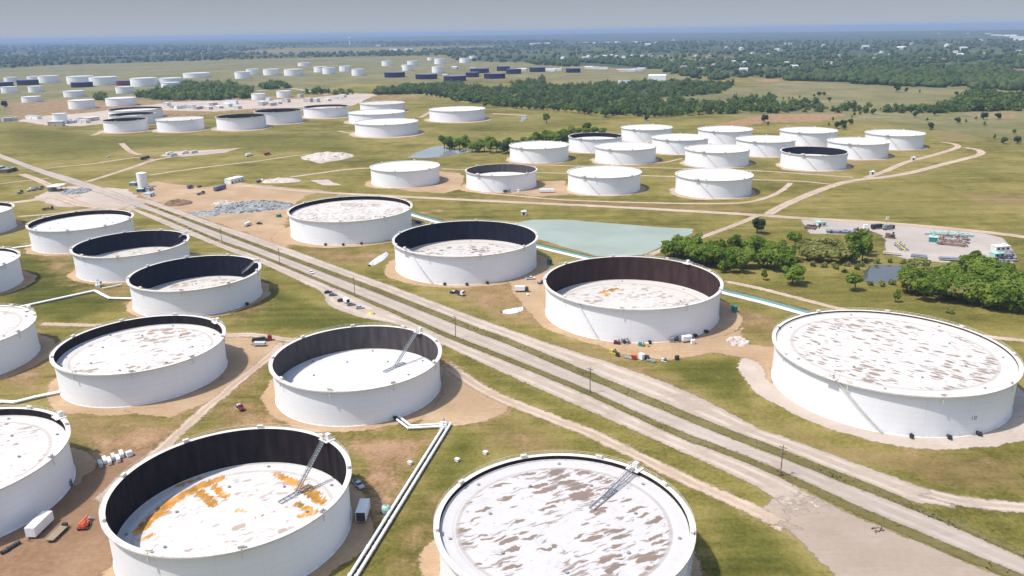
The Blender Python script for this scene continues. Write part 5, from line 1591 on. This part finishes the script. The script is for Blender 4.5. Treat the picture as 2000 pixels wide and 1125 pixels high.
skid((1205, 672), (1220, 674), 'red and dark pump skid at the left of the row below the brown walled tank', 0, a='maroon')
skid((1221, 670), (1235, 674), 'grey pump skid beside the red and dark one below the brown walled tank', 0, a='grey', b_='grey', s=1.25)
skid((1253, 676), (1262, 678), 'green and grey pump skid on the pad below the brown walled tank', 0, a='teal', b_='grey')
skid((1263, 677), (1270, 678), 'yellow equipment box on the pad below the brown walled tank', 1, a='yellow', b_='offwhite', s=.7)
skid((1317, 668), (1330, 668), 'large grey pump skid right of centre on the pad below the brown walled tank', 0, a='grey', b_='dark', s=1.35)
box_trailer((1341, 668), (1350, 667), 'white box trailer against the foot of the brown walled tank', 4.5, 2.2, 2.3)
skid((1353, 672), (1360, 671), 'white portable unit just right of the trailer at the foot of the brown walled tank', 1, a='white', b_='white', s=.8)
skid((1198, 690), (1208, 692), 'yellow and black pump skid at the left end of the grass-edge row', 0, a='yellow')
skid((1206, 696), (1214, 698), 'black box unit beside the yellow skid in the grass-edge row', 1, a='dark', b_='dark', s=.7)
skid((1228, 700), (1240, 703), 'rack of grey pipes in the grass-edge row', 2, a='steel')
skid((1238, 702), (1246, 705), 'red equipment box in the grass-edge row', 1, a='red', b_='orange', s=.85)
skid((1253, 702), (1258, 704), 'white portable toilet standing in the grass-edge row', 1, 'portable toilet', 'white', 'white', 1.05)
skid((1264, 702), (1270, 706), 'dark green skid right of the white portable toilet', 0, a='dark', b_='dark', s=1.0)
skid((1272, 706), (1282, 708), 'low dark rack of pipes right of the white portable toilet', 2, a='grey')
skid((1297, 706), (1306, 708), 'small pale and dark skid near the right end of the grass-edge row', 0, a='offwhite', s=.8)
skid((1322, 703), (1332, 700), 'black box unit at the right end of the grass-edge row', 1, a='dark', b_='dark', s=.75)
skid((1434, 609), (1440, 612), 'teal portable unit in the shade right of the brown walled tank', 1, a='teal', b_='teal', s=1.2)
truck((1019, 570), (1036, 570), 'white box truck parked between the navy and brown walled tanks', 'dark', 'white', 8)
skid((1031, 576), (1036, 590), 'pale narrow crate by the white box truck', 2, a='offwhite', s=.8)
pickup((1036, 546), (1050, 545), 'white pickup truck with green load by the navy walled tank', 'white', 'teal')
pickup((1059, 554), (1070, 552), 'blue grey pickup truck at the left foot of the brown walled tank', 'blue', 'grey')
skid((1073, 517), (1078, 520), 'dark green portable unit in the shade right of the navy walled tank', 1, a='teal', b_='dark', s=1.3)
pickup((891, 573), (905, 575), 'black pickup truck with pale load on grass below the navy walled tank', 'dark', 'offwhite')
truck((900, 577), (908, 579), 'small cream and black flatbed truck below the navy walled tank', 'offwhite', 'dark', 5.0, flat=True)
for i, (pts, lab) in enumerate(((((980, 612), (1020, 604)), 'pale lilac tarpaulin-covered heap on grass left of the brown walled tank'), (((722, 520), (755, 496)), 'long pale tarpaulin-covered heap on grass left of the navy walled tank'))):
    a_, b_ = at(*pts[0]), at(*pts[1])
    r = empty('tarpaulin_heap', ((a_.x + b_.x) / 2, (a_.y + b_.y) / 2, 0), head(a_, b_), lab, 'covered heap')
    L = (b_ - a_).length
    n = 14; VV, FF = [], []
    rr_ = random.Random(i)
    for k in range(n + 1):
        t = k / n; wd = 3.3 * math.sin(math.pi * min(max(t, .06), .94)) ** .4
        for q in range(7):
            u = q / 6 * 2 - 1
            VV.append(((t - .5) * L + rr_.uniform(-.2, .2), u * wd + rr_.uniform(-.2, .2), max(0, (1 - abs(u) ** 1.6) * (1.4 + rr_.uniform(-.35, .35))) - .02))
    for k in range(n):
        for q in range(6): FF.append((k * 7 + q, (k + 1) * 7 + q, (k + 1) * 7 + q + 1, k * 7 + q + 1))
    MB().add(VV, FF).build('tarpaulin', M['canvas'], r, False)
    MB().box(-L * .3, 3.4, 0, .8, .5, .3).box(L * .2, -3.4, 0, .9, .5, .3).build('weight_block', M['grey'], r)
skid((882, 573), (886, 574), 'small dark skid left of the black pickup truck', 0, a='dark', s=.7)
# speckled-roof tank neighbourhood
car((507, 438), (520, 438), 'dark car parked on bare earth left of the speckled roof tank', 'dark')
box_trailer((484, 441), (494, 437), 'pale cream trailer on bare earth left of the speckled roof tank', 7, 2.4, 1.8, 'offwhite')
skid((545, 424), (556, 424), 'green skid against the left foot of the speckled roof tank', 0, a='teal', s=1.3)
box_trailer((820, 438), (835, 443), 'dark flat tank trailer right of the speckled roof tank', 9, 2.5, 1.6, 'dark', 'offwhite')
skid((1012, 376), (1020, 376), 'small white portable unit right of the open grey walled tank', 1, a='white', b_='white', s=1.0)
box_trailer((1068, 376), (1088, 376), 'long white trailer house right of the open grey walled tank', 13, 3.0, 2.4, 'white', 'offwhite')
truck((990, 376), (1000, 376), 'dark flatbed truck at the foot of the open grey walled tank', 'grey', 'dark', 7, flat=True)


def building(px, to, label, L, W, H, wall='white', roof='white', gable=.0, cat='building', openings=2, name='site_building'):
    loc, rz = spot(px, to)
    loc = (loc[0], loc[1], float(hz(loc[0], loc[1])))
    r = empty(name, loc, rz, label, cat)
    MB().box(0, 0, 0, L, W, H).build('wall', M[wall], r)
    o = .35
    if gable:
        MB().prism([(-L / 2 - o, H), (L / 2 + o, H), (L / 2 + o, H + .12), (-L / 2 - o, H + .12)], -W / 2 - o, W / 2 + o).add(
            [(-L / 2 - o, -W / 2 - o, H + .12), (L / 2 + o, -W / 2 - o, H + .12), (L / 2 + o, W / 2 + o, H + .12), (-L / 2 - o, W / 2 + o, H + .12), (-L / 2 - o, 0, H + gable), (L / 2 + o, 0, H + gable)],
            [(0, 1, 5, 4), (2, 3, 4, 5), (0, 4, 3), (1, 2, 5)]).build('roof', M[roof], r)
    else: MB().box(0, 0, H, L + .5, W + .5, .25).box(L * .2, 0, H + .25, 1.6, 1.6, .9).build('roof', M[roof], r)
    for k in range(openings):
        x = -L / 2 + L * (k + .5) / openings
        MB().box(x, -W / 2 - .03, .2 if k == 0 else 1.1, 1.6, .08, 2.2 if k == 0 else 1.2).build('doorway' if k == 0 else 'window', M['dark'] if k == 0 else M['glass'], r)
    return r


# left yard and bare yard
building((458, 356), (474, 352), 'white flat roofed site office above the grey rubble heap', 19, 8, 4.5, openings=4)
box_trailer((430, 371), (452, 364), 'slate blue covered trailer left of the white site office', 16, 3.2, 3.2, 'purple', 'dark')
truck((392, 380), (404, 377), 'dark flatbed truck among lorries on the bare yard', 'dark', 'grey', 9, flat=True)
truck((372, 368), (380, 366), 'dark grey truck at the upper edge of the bare yard', 'grey', 'purple', 7)
pickup((390, 366), (398, 364), 'black pickup truck right of the dark grey truck on the bare yard', 'dark', 'dark')
truck((508, 356), (524, 352), 'white truck with black load at the start of the pale track', 'white', 'dark', 9, flat=True)
for i, (x, y, L, m_, lab) in enumerate(((277, 374, 8, 'blue', 'small blue building below the slim upright tank'), (290, 372, 9, 'offwhite', 'pale flat shed right below the slim upright tank'), (292, 383, 9, 'white', 'white flat shed at the road edge below the slim upright tank'), (262, 362, 8, 'grey', 'grey shed left of the slim upright tank'))):
    building((x, y), (x + 10, y - 4), lab, L, 6, 3, m_, 'silver' if i != 1 else 'grey')
loc, rz = spot((112, 372), (130, 366))
r = empty('open_canopy', loc, rz, 'white flat canopy on posts in the pale yard at left', 'canopy')
MB().box(0, 0, 4.6, 16, 11, .5).build('roof', M['white'], r)
for x in (-7, 0, 7):
    for y in (-4.8, 4.8): MB().bar((x, y, 0), (x, y, 4.6), .22, n=8).build('post', M['steel'], r)
MB().box(-2, 3.2, 0, 9, 3, 3.2).build('booth', M['grey'], r)
for x, y, m_, lab in ((40, 378, 'dark', 'dark truck leftmost in the row beside the white canopy'), (58, 373, 'offwhite', 'cream truck second in the row beside the white canopy'), (68, 372, 'grey', 'grey truck third in the row beside the white canopy'), (80, 370, 'dark', 'dark truck just left of the white canopy')):
    truck((x, y), (x + 10, y - 4), lab, m_, 'grey' if m_ == 'dark' else m_, 8, flat=True)
truck((94, 410), (104, 409), 'dark brown truck on the narrow track above the clean white roof tank', 'dark', 'brown', 9, flat=True)
truck((31, 334), (37, 332), 'white and black truck near the left edge above the yard', 'white', 'dark', 8)
building((-4, 335), (4, 333), 'teal walled shed cut by the left edge', 14, 8, 5, 'teal', 'mint')
building((16, 336), (24, 334), 'brown and grey shed near the left edge, beside the teal walled one', 16, 9, 4, 'brown', 'grey')
truck((285, 311), (297, 308), 'long black trailer truck at the fork of pale meadow tracks', 'white', 'dark', 17)
for x, y, m_, lab in ((332, 302, 'white', 'white truck leftmost on the gravel strip in the meadow'), (340, 305, 'silver', 'silver truck second on the gravel strip in the meadow'), (362, 300, 'white', 'white truck third on the gravel strip in the meadow'), (380, 299, 'offwhite', 'cream truck rightmost on the gravel strip in the meadow'),
                   (487, 305, 'white', 'white truck left of the red and white one by the pale meadow track'), (523, 303, 'red', 'red and white truck by the pale meadow track')):
    truck((x, y), (x + 10, y - 2), lab, 'white', m_, 11)
pickup((212, 307), (220, 306), 'white pickup truck on the thin track in the left meadow', 'white', 'white')


def heap(px, w, d, h, mat, n, label, cat, rz=0.0, seed=0, rock=1.0, name='rubble_heap'):
    p = at(*px)
    r = empty(name, (p.x, p.y, 0), rz, label, cat)
    N = 26; rr_ = random.Random(seed); VV, FF = [], []
    for i in range(N + 1):
        for j in range(N + 1):
            u, v_ = i / N * 2 - 1, j / N * 2 - 1
            f = max(0, 1 - (u * u + v_ * v_)) ** .6
            z = h * f * (.5 + .8 * mnoise.noise(Vector((u * 3 + seed, v_ * 3, 1.3))) + .35 * mnoise.noise(Vector((u * 9, v_ * 9, seed))) + .3)
            VV.append((u * w / 2, v_ * d / 2, max(z, -.05) if f > 0 else -.05))
    for i in range(N):
        for j in range(N):
            q = i * (N + 1) + j
            FF.append((q, q + N + 1, q + N + 2, q + 1))
    MB().add(VV, FF).build('mound', M[mat], r)
    b = MB()
    for k in range(n):
        a = rr_.uniform(0, 6.28); q = math.sqrt(rr_.random()) * .95
        s = rock * rr_.uniform(.4, 1.3)
        b.box(q * math.cos(a) * w / 2, q * math.sin(a) * d / 2, h * .45 * (1 - q * q) * rr_.uniform(.4, 1.3), s * rr_.uniform(.8, 2.2), s, s * rr_.uniform(.4, .9), rr_.uniform(0, 3), top=(.8, .7))
    o = b.build('loose_blocks', M[mat], r)
    o['kind'] = 'stuff'
    return r


heap((488, 404), 62, 52, 1.5, 'rubble', 420, 'large grey concrete rubble heap in the bare yard left of the speckled roof tank', 'rubble heap', .3, 3, 1.3)
heap((543, 403), 26, 30, 1.6, 'rubble', 150, 'smaller bluish rubble heap touching the speckled roof tank', 'rubble heap', .1, 5, 1.2)
heap((440, 399), 22, 16, 3, 'rock', 80, 'cream gravel heap at the left end of the grey rubble', 'gravel heap', .2, 8, 1.2)
heap((150, 374), 26, 34, 1.8, 'rubble', 200, 'pale greenish rubble heap by the road in the left yard', 'rubble heap', .2, 9, 1.1)
heap((348, 398), 24, 22, 3.5, 'soil', 60, 'brown soil mound at the near edge of the bare yard', 'soil mound', .2, 10, 1.0, 'soil_mound')
heap((400, 418), 30, 18, 2.2, 'rubble', 60, 'low lilac grey gravel mound at the road side of the bare yard', 'gravel heap', -.5, 12, 1.0)
heap((548, 354), 40, 22, 2.5, 'rock', 80, 'pale gravel heap beside the truck at the start of the pale track', 'gravel heap', 0, 13, 1.2)
heap((640, 306), 60, 60, 3.5, 'rock', 120, 'wide pinkish gravel spoil in the meadow behind the bare earth tank', 'gravel heap', 0, 14, 1.5)
heap((1440, 668), 10, 12, 1.6, 'rock', 50, 'small pale soil spoil at the pad edge right of the brown walled tank', 'soil heap', 0, 15, .9)

# faint painted number on the very wide tank, dark scrap beside the paved road
X5, Y5, R5, H5 = TK['T5']
T5o = [o for o in bpy.data.objects if o.get('label', '').startswith('very wide white tank')][0]
pn = at(1896, 818, 6.0); an = math.atan2(pn.y - Y5, pn.x - X5)
b = MB()
def glyph(u, z0, w_, h_):
    a_ = an + u / R5
    b.box((R5 + .02) * math.cos(a_), (R5 + .02) * math.sin(a_), z0, .06, w_, h_, a_)
glyph(-.75, 6.2, .22, 1.5); glyph(.25, 6.2, .2, 1.5); glyph(1.05, 6.2, .2, 1.5)
for z_ in (6.2, 6.85, 7.5): glyph(.65, z_, .62, .2)
b.build('painted_number', M['grey'], T5o)
p = at(1716, 1036); r = empty('scrap_heap', (p.x, p.y, .1), 0, 'dark scrap pieces lying in a ring on the gravel apron at bottom right', 'scrap')
b = MB()
for k in range(16):
    a_ = random.uniform(0, 6.28); q_ = random.uniform(.7, 1.9)
    b.box(q_ * math.cos(a_), q_ * .8 * math.sin(a_), 0, random.uniform(.3, 1.1), random.uniform(.2, .5), random.uniform(.1, .4), random.uniform(0, 3), top=(.8, .7))
b.build('pieces', M['wood'], r)
b = MB()
for k in range(4): b.bar((.3 * k - .5, -.9 + .2 * k, .12), (.9 + .2 * k, .2 + .4 * k, .3), .09, n=6)
b.build('bars', M['dark'], r)

# station yard at right
def manifold(px, to, label, L, W, n, mats, seed):
    loc, rz = spot(px, to)
    r = empty('pipe_manifold', loc, rz, label, 'pipe manifold')
    rr_ = random.Random(seed)
    for k in range(n):
        y = -W / 2 + W * k / (n - 1)
        m_ = mats[k % len(mats)]
        b = MB(); z = rr_.choice((.8, 1.0, 1.3))
        x0, x1 = -L / 2 + rr_.uniform(0, L * .3), L / 2 - rr_.uniform(0, L * .3)
        b.bar((x0, y, z), (x1, y, z), .42, n=10).bar((x0, y, 0), (x0, y, z), .42, n=10).bar((x1, y, 0), (x1, y, z), .42, n=10)
        for q in range(2):
            x = rr_.uniform(x0 + .8, x1 - .8)
            b.bar((x - .7, y, z), (x + .7, y, z), .75, n=10).bar((x, y, z), (x, y, z + 1.6), .2, n=8).bar((x, y, z + 1.5), (x, y, z + 1.62), .6, n=10)
        b.build('pipe', M[m_], r)
    b = MB()
    for x in (-L * .3, L * .3): b.bar((x, -W / 2, .75), (x, W / 2, .75), .5, n=10)
    b.build('header', M[mats[0]], r)
    return r


manifold((1862, 472), (1880, 474), 'brown and green pipe manifold in the middle of the gravel yard at right', 24, 26, 15, ('brown', 'brown', 'steel', 'brown', 'mint'), 1)
manifold((1855, 459), (1875, 460), 'long thin row of green and grey pipes behind the brown manifold', 34, 6, 4, ('steel', 'mint'), 2)
building((1822, 471), (1824, 460), 'mint green roofed hut at the left end of the brown manifold', 6.5, 5, 3.2, 'teal', 'mint', openings=1)
building((1953, 489), (1968, 488), 'white flat building with dark open front at the right of the gravel yard', 10, 5, 3.2, 'offwhite', 'white', openings=3)
building((1946, 502), (1958, 501), 'pale green roofed hut below the white flat building in the gravel yard', 7, 5, 2.8, 'mint', 'mint', openings=2)
manifold((1962, 508), (1974, 508), 'small dark pipe manifold below the pale green hut', 13, 6, 4, ('steel', 'dark'), 3)
manifold((1963, 518), (1974, 518), 'lowest dark pipe manifold in the corner of the gravel yard', 11, 7, 4, ('dark', 'steel'), 4)
manifold((1970, 499), (1978, 499), 'little grey pipe manifold right of the pale green hut', 6, 4, 3, ('steel',), 5)
building((1600, 441), (1610, 440), 'mint green roofed hut at the left end of the gravel yard', 7, 6, 3.2, 'offwhite', 'mint', openings=2)
manifold((1583, 446), (1600, 448), 'small brown pipe manifold beside the left mint green hut', 11, 7, 4, ('brown', 'dark'), 6)
building((1640, 455), (1662, 456), 'long low shed with flat grey roof in the gravel yard', 18, 6, 1.6, 'grey', 'grey', openings=3)
skid((1672, 451), (1680, 451), 'small dark skid right of the long grey roofed shed', 0, a='grey', s=1.2)
skid((1690, 447), (1696, 447), 'small white portable unit in the gravel yard right of the grey roofed shed', 1, a='white', b_='white', s=1.2)
truck((1714, 447), (1724, 446), 'dark truck parked left of its twin at the yard road', 'dark', 'dark', 11)
truck((1735, 448), (1743, 447), 'dark truck parked right of its twin at the yard road', 'dark', 'grey', 10)
skid((1738, 465), (1746, 466), 'brown and black pump skid in the fenced corner of the gravel yard', 0, a='brown', s=2.0)
manifold((1758, 483), (1770, 493), 'curved looking row of grey pipes left in the gravel yard', 22, 4, 3, ('steel', 'yellow'), 7)
skid((1742, 497), (1770, 499), 'long rack of pale pipes at the lower edge of the gravel yard', 2, a='rock', s=2.4)
skid((1795, 502), (1815, 504), 'rack of grey pipes at the lower edge of the gravel yard', 2, a='grey', s=2.2)
skid((1852, 508), (1870, 509), 'rack of dark pipes half hidden by the dense wood, at the yard edge', 2, a='grey', s=2.4)
p = at(1730, 452); r = empty('lamp_mast', (p.x, p.y, 0), 0, 'slim mast with a pale box head at the yard road', 'mast')
MB().bar((0, 0, 0), (0, 0, 8.5), .16, .1, 8).build('pole', M['steel'], r); MB().box(0, 0, 8.4, 1.8, 1.0, 2.0).box(0, 0, 10.4, 2, 1.2, .12).build('head', M['offwhite'], r)
for x, y, lab in ((1703, 341, 'pale small gate hut at the fork of tracks right of the open black tank'), (1783, 313, 'pale small hut on the upper loop track'), (1023, 420, 'pale sluice hut at the far left corner of the teal pond')):
    building((x, y), (x + 8, y), lab, 4, 3, 3, 'offwhite', 'white', openings=1, name='hut')
p = at(1300, 476); r = empty('floating_dock', (p.x, p.y, .12), .3, 'small white floating dock at the right bank of the teal pond', 'dock')
MB().box(0, 0, 0, 7, 3, .4).build('deck', M['white'], r)
b = MB()
for x in (-3, 0, 3): b.bar((x, 1.3, .4), (x, 1.3, 1.4), .07, n=6)
b.beam((-3, 1.3, 1.4), (3, 1.3, 1.4), .08, .08); b.build('rail', M['steel'], r)

# far structures
building((1284, 157), (1300, 157), 'big plain white warehouse on the pasture before the far woods', 50, 26, 14, 'white', 'white', 3, openings=2)
building((1228, 164), (1244, 164), 'low white warehouse with dark opening left of the big plain one', 58, 20, 9, 'white', 'silver', 0, openings=1)
p = at(684, 89); r = empty('water_tower', (p.x, p.y, float(hz(p.x, p.y))), 0, 'slender pale tower rising from the far woods at centre left', 'tower')
MB().lathe([(10, 0), (8, 60), (8.5, 62), (14, 72), (14, 84), (.1, 92)], 24).build('shaft', M['white'], r); MB().lathe([(14.4, 75), (14.9, 77), (14.4, 79)], 24).build('band', M['silver'], r)
gyard, lyard = 'pale sheds of the distant yard', 'pale shed or tank in the busy yard beyond the left meadow'
for x, y, L in ((352, 212, 22), (372, 211, 18), (390, 213, 24), (404, 213, 30), (428, 211, 26), (445, 208, 34), (452, 203, 26), (462, 212, 22), (418, 206, 20), (338, 210, 20), (325, 206, 20), (510, 206, 16), (520, 204, 14), (534, 206, 18), (547, 203, 14), (600, 199, 18), (617, 199, 16), (640, 197, 14), (660, 193, 20), (668, 190, 16), (585, 190, 14),
             (150, 236, 26), (165, 240, 22), (180, 236, 30), (142, 240, 18), (110, 246, 24), (65, 232, 34), (20, 236, 24), (525, 196, 16), (560, 200, 16)):
    b_ = building((x + random.uniform(-2, 2), y), (x + 10, y + random.uniform(-2, 2)), lyard, L, 9, random.uniform(4, 8), random.choice(['white', 'offwhite', 'silver', 'brick']), random.choice(['white', 'silver', 'offwhite']), 0, 'shed', 1, 'distant_shed')
    b_['group'] = gyard
gh, lh = 'distant houses among the trees', 'tiny distant house with pale wall among the far trees at right'
hs = [(1335, 134), (1370, 138), (1425, 125), (1432, 123), (1455, 125), (1452, 139), (1478, 131), (1340, 128), (1395, 130), (1640, 111), (1680, 112), (1722, 104), (1710, 117), (1712, 108), (1740, 108), (1740, 84), (1760, 97), (1800, 118), (1810, 117), (1838, 120), (1867, 103), (1875, 109), (1880, 98), (1620, 126), (1609, 92), (1551, 133), (1916, 82), (1890, 68), (1834, 68),
      (1448, 98), (1420, 96), (1384, 112), (1360, 110), (1300, 110), (1270, 108), (1315, 82), (1282, 86), (1265, 90), (1150, 112), (1165, 113), (1180, 112), (1192, 110), (1205, 112), (1220, 113), (1235, 111), (1255, 110), (1275, 112), (1290, 113), (1100, 115), (1110, 117), (1140, 115), (1535, 126), (1500, 108), (1470, 105), (1520, 100), (1658, 125), (1925, 108), (1990, 102), (1850, 92), (1780, 88), (1690, 95)]
for x, y in hs:
    k = 1.0 if y > 100 else 1.7
    b_ = building((x, y), (x + 10, y + random.uniform(-1, 1)), lh, 28 * k, 15 * k, 7.5 * k, random.choice(['brick', 'offwhite', 'white', 'brick']), random.choice(['rooftile', 'silver', 'offwhite', 'rooftile']), 4 * k, 'house', 0, 'distant_house')
    b_['group'] = gh
gw, lw = 'distant white works buildings', 'long pale works building in the row beyond the woods near the horizon'
for x, y, L in ((1042, 88, 130), (1052, 87, 90), (1070, 87, 120), (1145, 86, 110), (1165, 86, 120), (1188, 86, 160), (1205, 85, 120), (1245, 85, 150), (1945, 72, 160), (1960, 73, 190), (1975, 73, 200), (1990, 76, 220), (1998, 80, 190), (1930, 69, 130), (1540, 88, 100), (645, 86, 120), (740, 91, 110), (770, 99, 120), (800, 98, 130)):
    b_ = building((x, y), (x + 10, y), lw, L * .7, L * .2, 11 + L * .025, random.choice(['white', 'offwhite', 'silver']), random.choice(['white', 'silver']), 0, 'building', 0, 'works_building')
    b_['group'] = gw
gt, lt = 'pale sheds near the dark tanks', 'pale shed on the bare strip right of the dark purple tanks'
for x, y, L in ((1020, 138, 60), (1075, 139, 60), (1090, 138, 50), (1150, 134, 50), (1165, 135, 60), (1180, 135, 50), (1215, 140, 60), (1232, 140, 60), (1245, 139, 70), (1253, 137, 50), (925, 135, 40), (888, 134, 40), (870, 150, 30), (790, 131, 40)):
    b_ = building((x, y), (x + 10, y), lt, L * .6, 14, 7, random.choice(['white', 'offwhite', 'brick']), random.choice(['white', 'silver', 'rooftile']), 2, 'shed', 0, 'far_shed')
    b_['group'] = gt

# ------------------------------------------------------------------ ground sheet
gz = hz(gx, gy)
nxn, nyn = len(xs), len(ys)
ii, jj = np.meshgrid(np.arange(nxn - 1), np.arange(nyn - 1))
q = (jj * nxn + ii).ravel()
F = np.stack([q, q + 1, q + nxn + 1, q + nxn], 1)
me = np_mesh('grassland', np.stack([gx, gy, gz], 1), F, M['ground'], True)
set_attr(me, 'mask', MASK); set_attr(me, 'wood', WOOD); set_attr(me, 'field', FIELD)
tag(link_mesh('grassland', me), 'grassland and bare earth reaching the horizon', None, None, 'structure')

# grass tufts on the two strips between the roads
def tufts(name, a, b, dens, h, label):
    A, B = resample(ats(a), 1.0), resample(ats(b), 1.0)
    VV, FF, TT = [], [], []
    n = int(len(A) * dens)
    for k in range(n):
        i = rng.integers(len(A)); t = rng.uniform(.05, .95)
        p = A[i].lerp(B[min(len(B) - 1, int(i * len(B) / len(A)))], t)
        if p.y > 700: continue
        s = h * rng.uniform(.5, 1.4) * (.55 + .9 * max(0, nz(p.x, p.y, .12, 8) + .4)); o = len(VV)
        tt = float(np.clip(rng.normal(.4, .16), 0, 1))
        for c in range(4):
            an = rng.uniform(0, 6.28); w = s * rng.uniform(.5, .9)
            dx, dy = math.cos(an) * w, math.sin(an) * w
            o = len(VV)
            VV += [(p.x - dx, p.y - dy, 0), (p.x + dx, p.y + dy, 0), (p.x + dx * .5 + dy * .4, p.y + dy * .5 - dx * .4, s), (p.x - dx * .6 + dy * .4, p.y - dy * .6 - dx * .4, s * .8)]
            FF.append((o, o + 1, o + 2, o + 3)); TT += [tt] * 4
    me = np_mesh(name, np.array(VV), np.array(FF), M['scrub'])
    set_attr(me, 'tint', np.array(TT))
    tag(link_mesh(name, me), label, 'grass', None, 'stuff')


tufts('ditch_grass', [p for p in L3l if p[0] > 280], L3u, 2.0, .3, 'dark rough grass in the strip between paved and gravel road')
tufts('ditch_grass', [p for p in L2u if p[0] > 250], [p for p in L2l if p != (1400, 882)], 1.5, .25, 'dark rough grass in the strip below the paved road')

# ------------------------------------------------------------------ air
HAZE = 6.6e-5
b = MB().box(0, 18700, -8, 79000, 39600, 168)
t = bpy.data.materials.new('air'); t.use_nodes = True
nt = t.node_tree; nt.nodes.clear()
out = nt.nodes.new('ShaderNodeOutputMaterial'); pv = nt.nodes.new('ShaderNodeVolumePrincipled')
pv.inputs['Color'].default_value = (.42, .56, .79, 1)
pv.inputs['Density'].default_value = HAZE
pv.inputs['Anisotropy'].default_value = .0
nt.links.new(pv.outputs[0], out.inputs['Volume'])
o = b.build('haze', t); o['kind'] = 'stuff'; o['label'] = 'thin blue haze over the plain'

# ------------------------------------------------------------------ light and sky
SUN_EL, SUN_AZ = rad(62), rad(197)     # azimuth measured from +x towards +y: from the left, a little on this side
sd = Vector((math.cos(SUN_EL) * math.cos(SUN_AZ), math.cos(SUN_EL) * math.sin(SUN_AZ), math.sin(SUN_EL)))
ld = bpy.data.lights.new('sun', 'SUN'); ld.energy = 3.75; ld.angle = rad(.6); ld.color = (1.0, .965, .92)
lo = bpy.data.objects.new('sun', ld); COL.objects.link(lo)
lo.rotation_euler = sd.to_track_quat('Z', 'Y').to_euler(); lo.location = sd * 500

w = bpy.data.worlds.new('World'); scene.world = w; w.use_nodes = True
nt = w.node_tree; bg = nt.nodes['Background']
sky = nt.nodes.new('ShaderNodeTexSky'); sky.sky_type = 'NISHITA'; sky.sun_disc = False
sky.sun_elevation = SUN_EL; sky.sun_rotation = math.atan2(sd.x, sd.y)
sky.altitude = 140; sky.air_density = 1.2; sky.dust_density = 2.0; sky.ozone_density = 2.5
# a thin grey cloud sheet low over the horizon
tc = nt.nodes.new('ShaderNodeTexCoord'); sx = nt.nodes.new('ShaderNodeSeparateXYZ'); nt.links.new(tc.outputs['Generated'], sx.inputs[0])
mr = nt.nodes.new('ShaderNodeMapRange'); nt.links.new(sx.outputs['Z'], mr.inputs['Value'])
mr.inputs['From Min'].default_value = -.01; mr.inputs['From Max'].default_value = .05
cr = nt.nodes.new('ShaderNodeMix'); cr.data_type = 'RGBA'; nt.links.new(mr.outputs[0], cr.inputs[0])
cr.inputs[6].default_value = (2.05, 2.26, 2.58, 1); cr.inputs[7].default_value = (1.37, 1.54, 1.81, 1)
cov = nt.nodes.new('ShaderNodeMapRange'); nt.links.new(sx.outputs['Z'], cov.inputs['Value'])
cov.inputs['From Min'].default_value = .05; cov.inputs['From Max'].default_value = .45
cov.inputs['To Min'].default_value = .95; cov.inputs['To Max'].default_value = .12
mx = nt.nodes.new('ShaderNodeMix'); mx.data_type = 'RGBA'
nt.links.new(cov.outputs[0], mx.inputs[0]); nt.links.new(sky.outputs[0], mx.inputs[6]); nt.links.new(cr.outputs[2], mx.inputs[7])
nt.links.new(mx.outputs[2], bg.inputs['Color'])
bg.inputs['Strength'].default_value = .175

scene.view_settings.view_transform = 'Standard'
scene.view_settings.look = 'None'
scene.view_settings.exposure = 0.4
scene.view_settings.gamma = 1.0
scene.cycles.volume_bounces = 0
scene.cycles.max_bounces = 6
scene.cycles.diffuse_bounces = 3
scene.cycles.transparent_max_bounces = 24
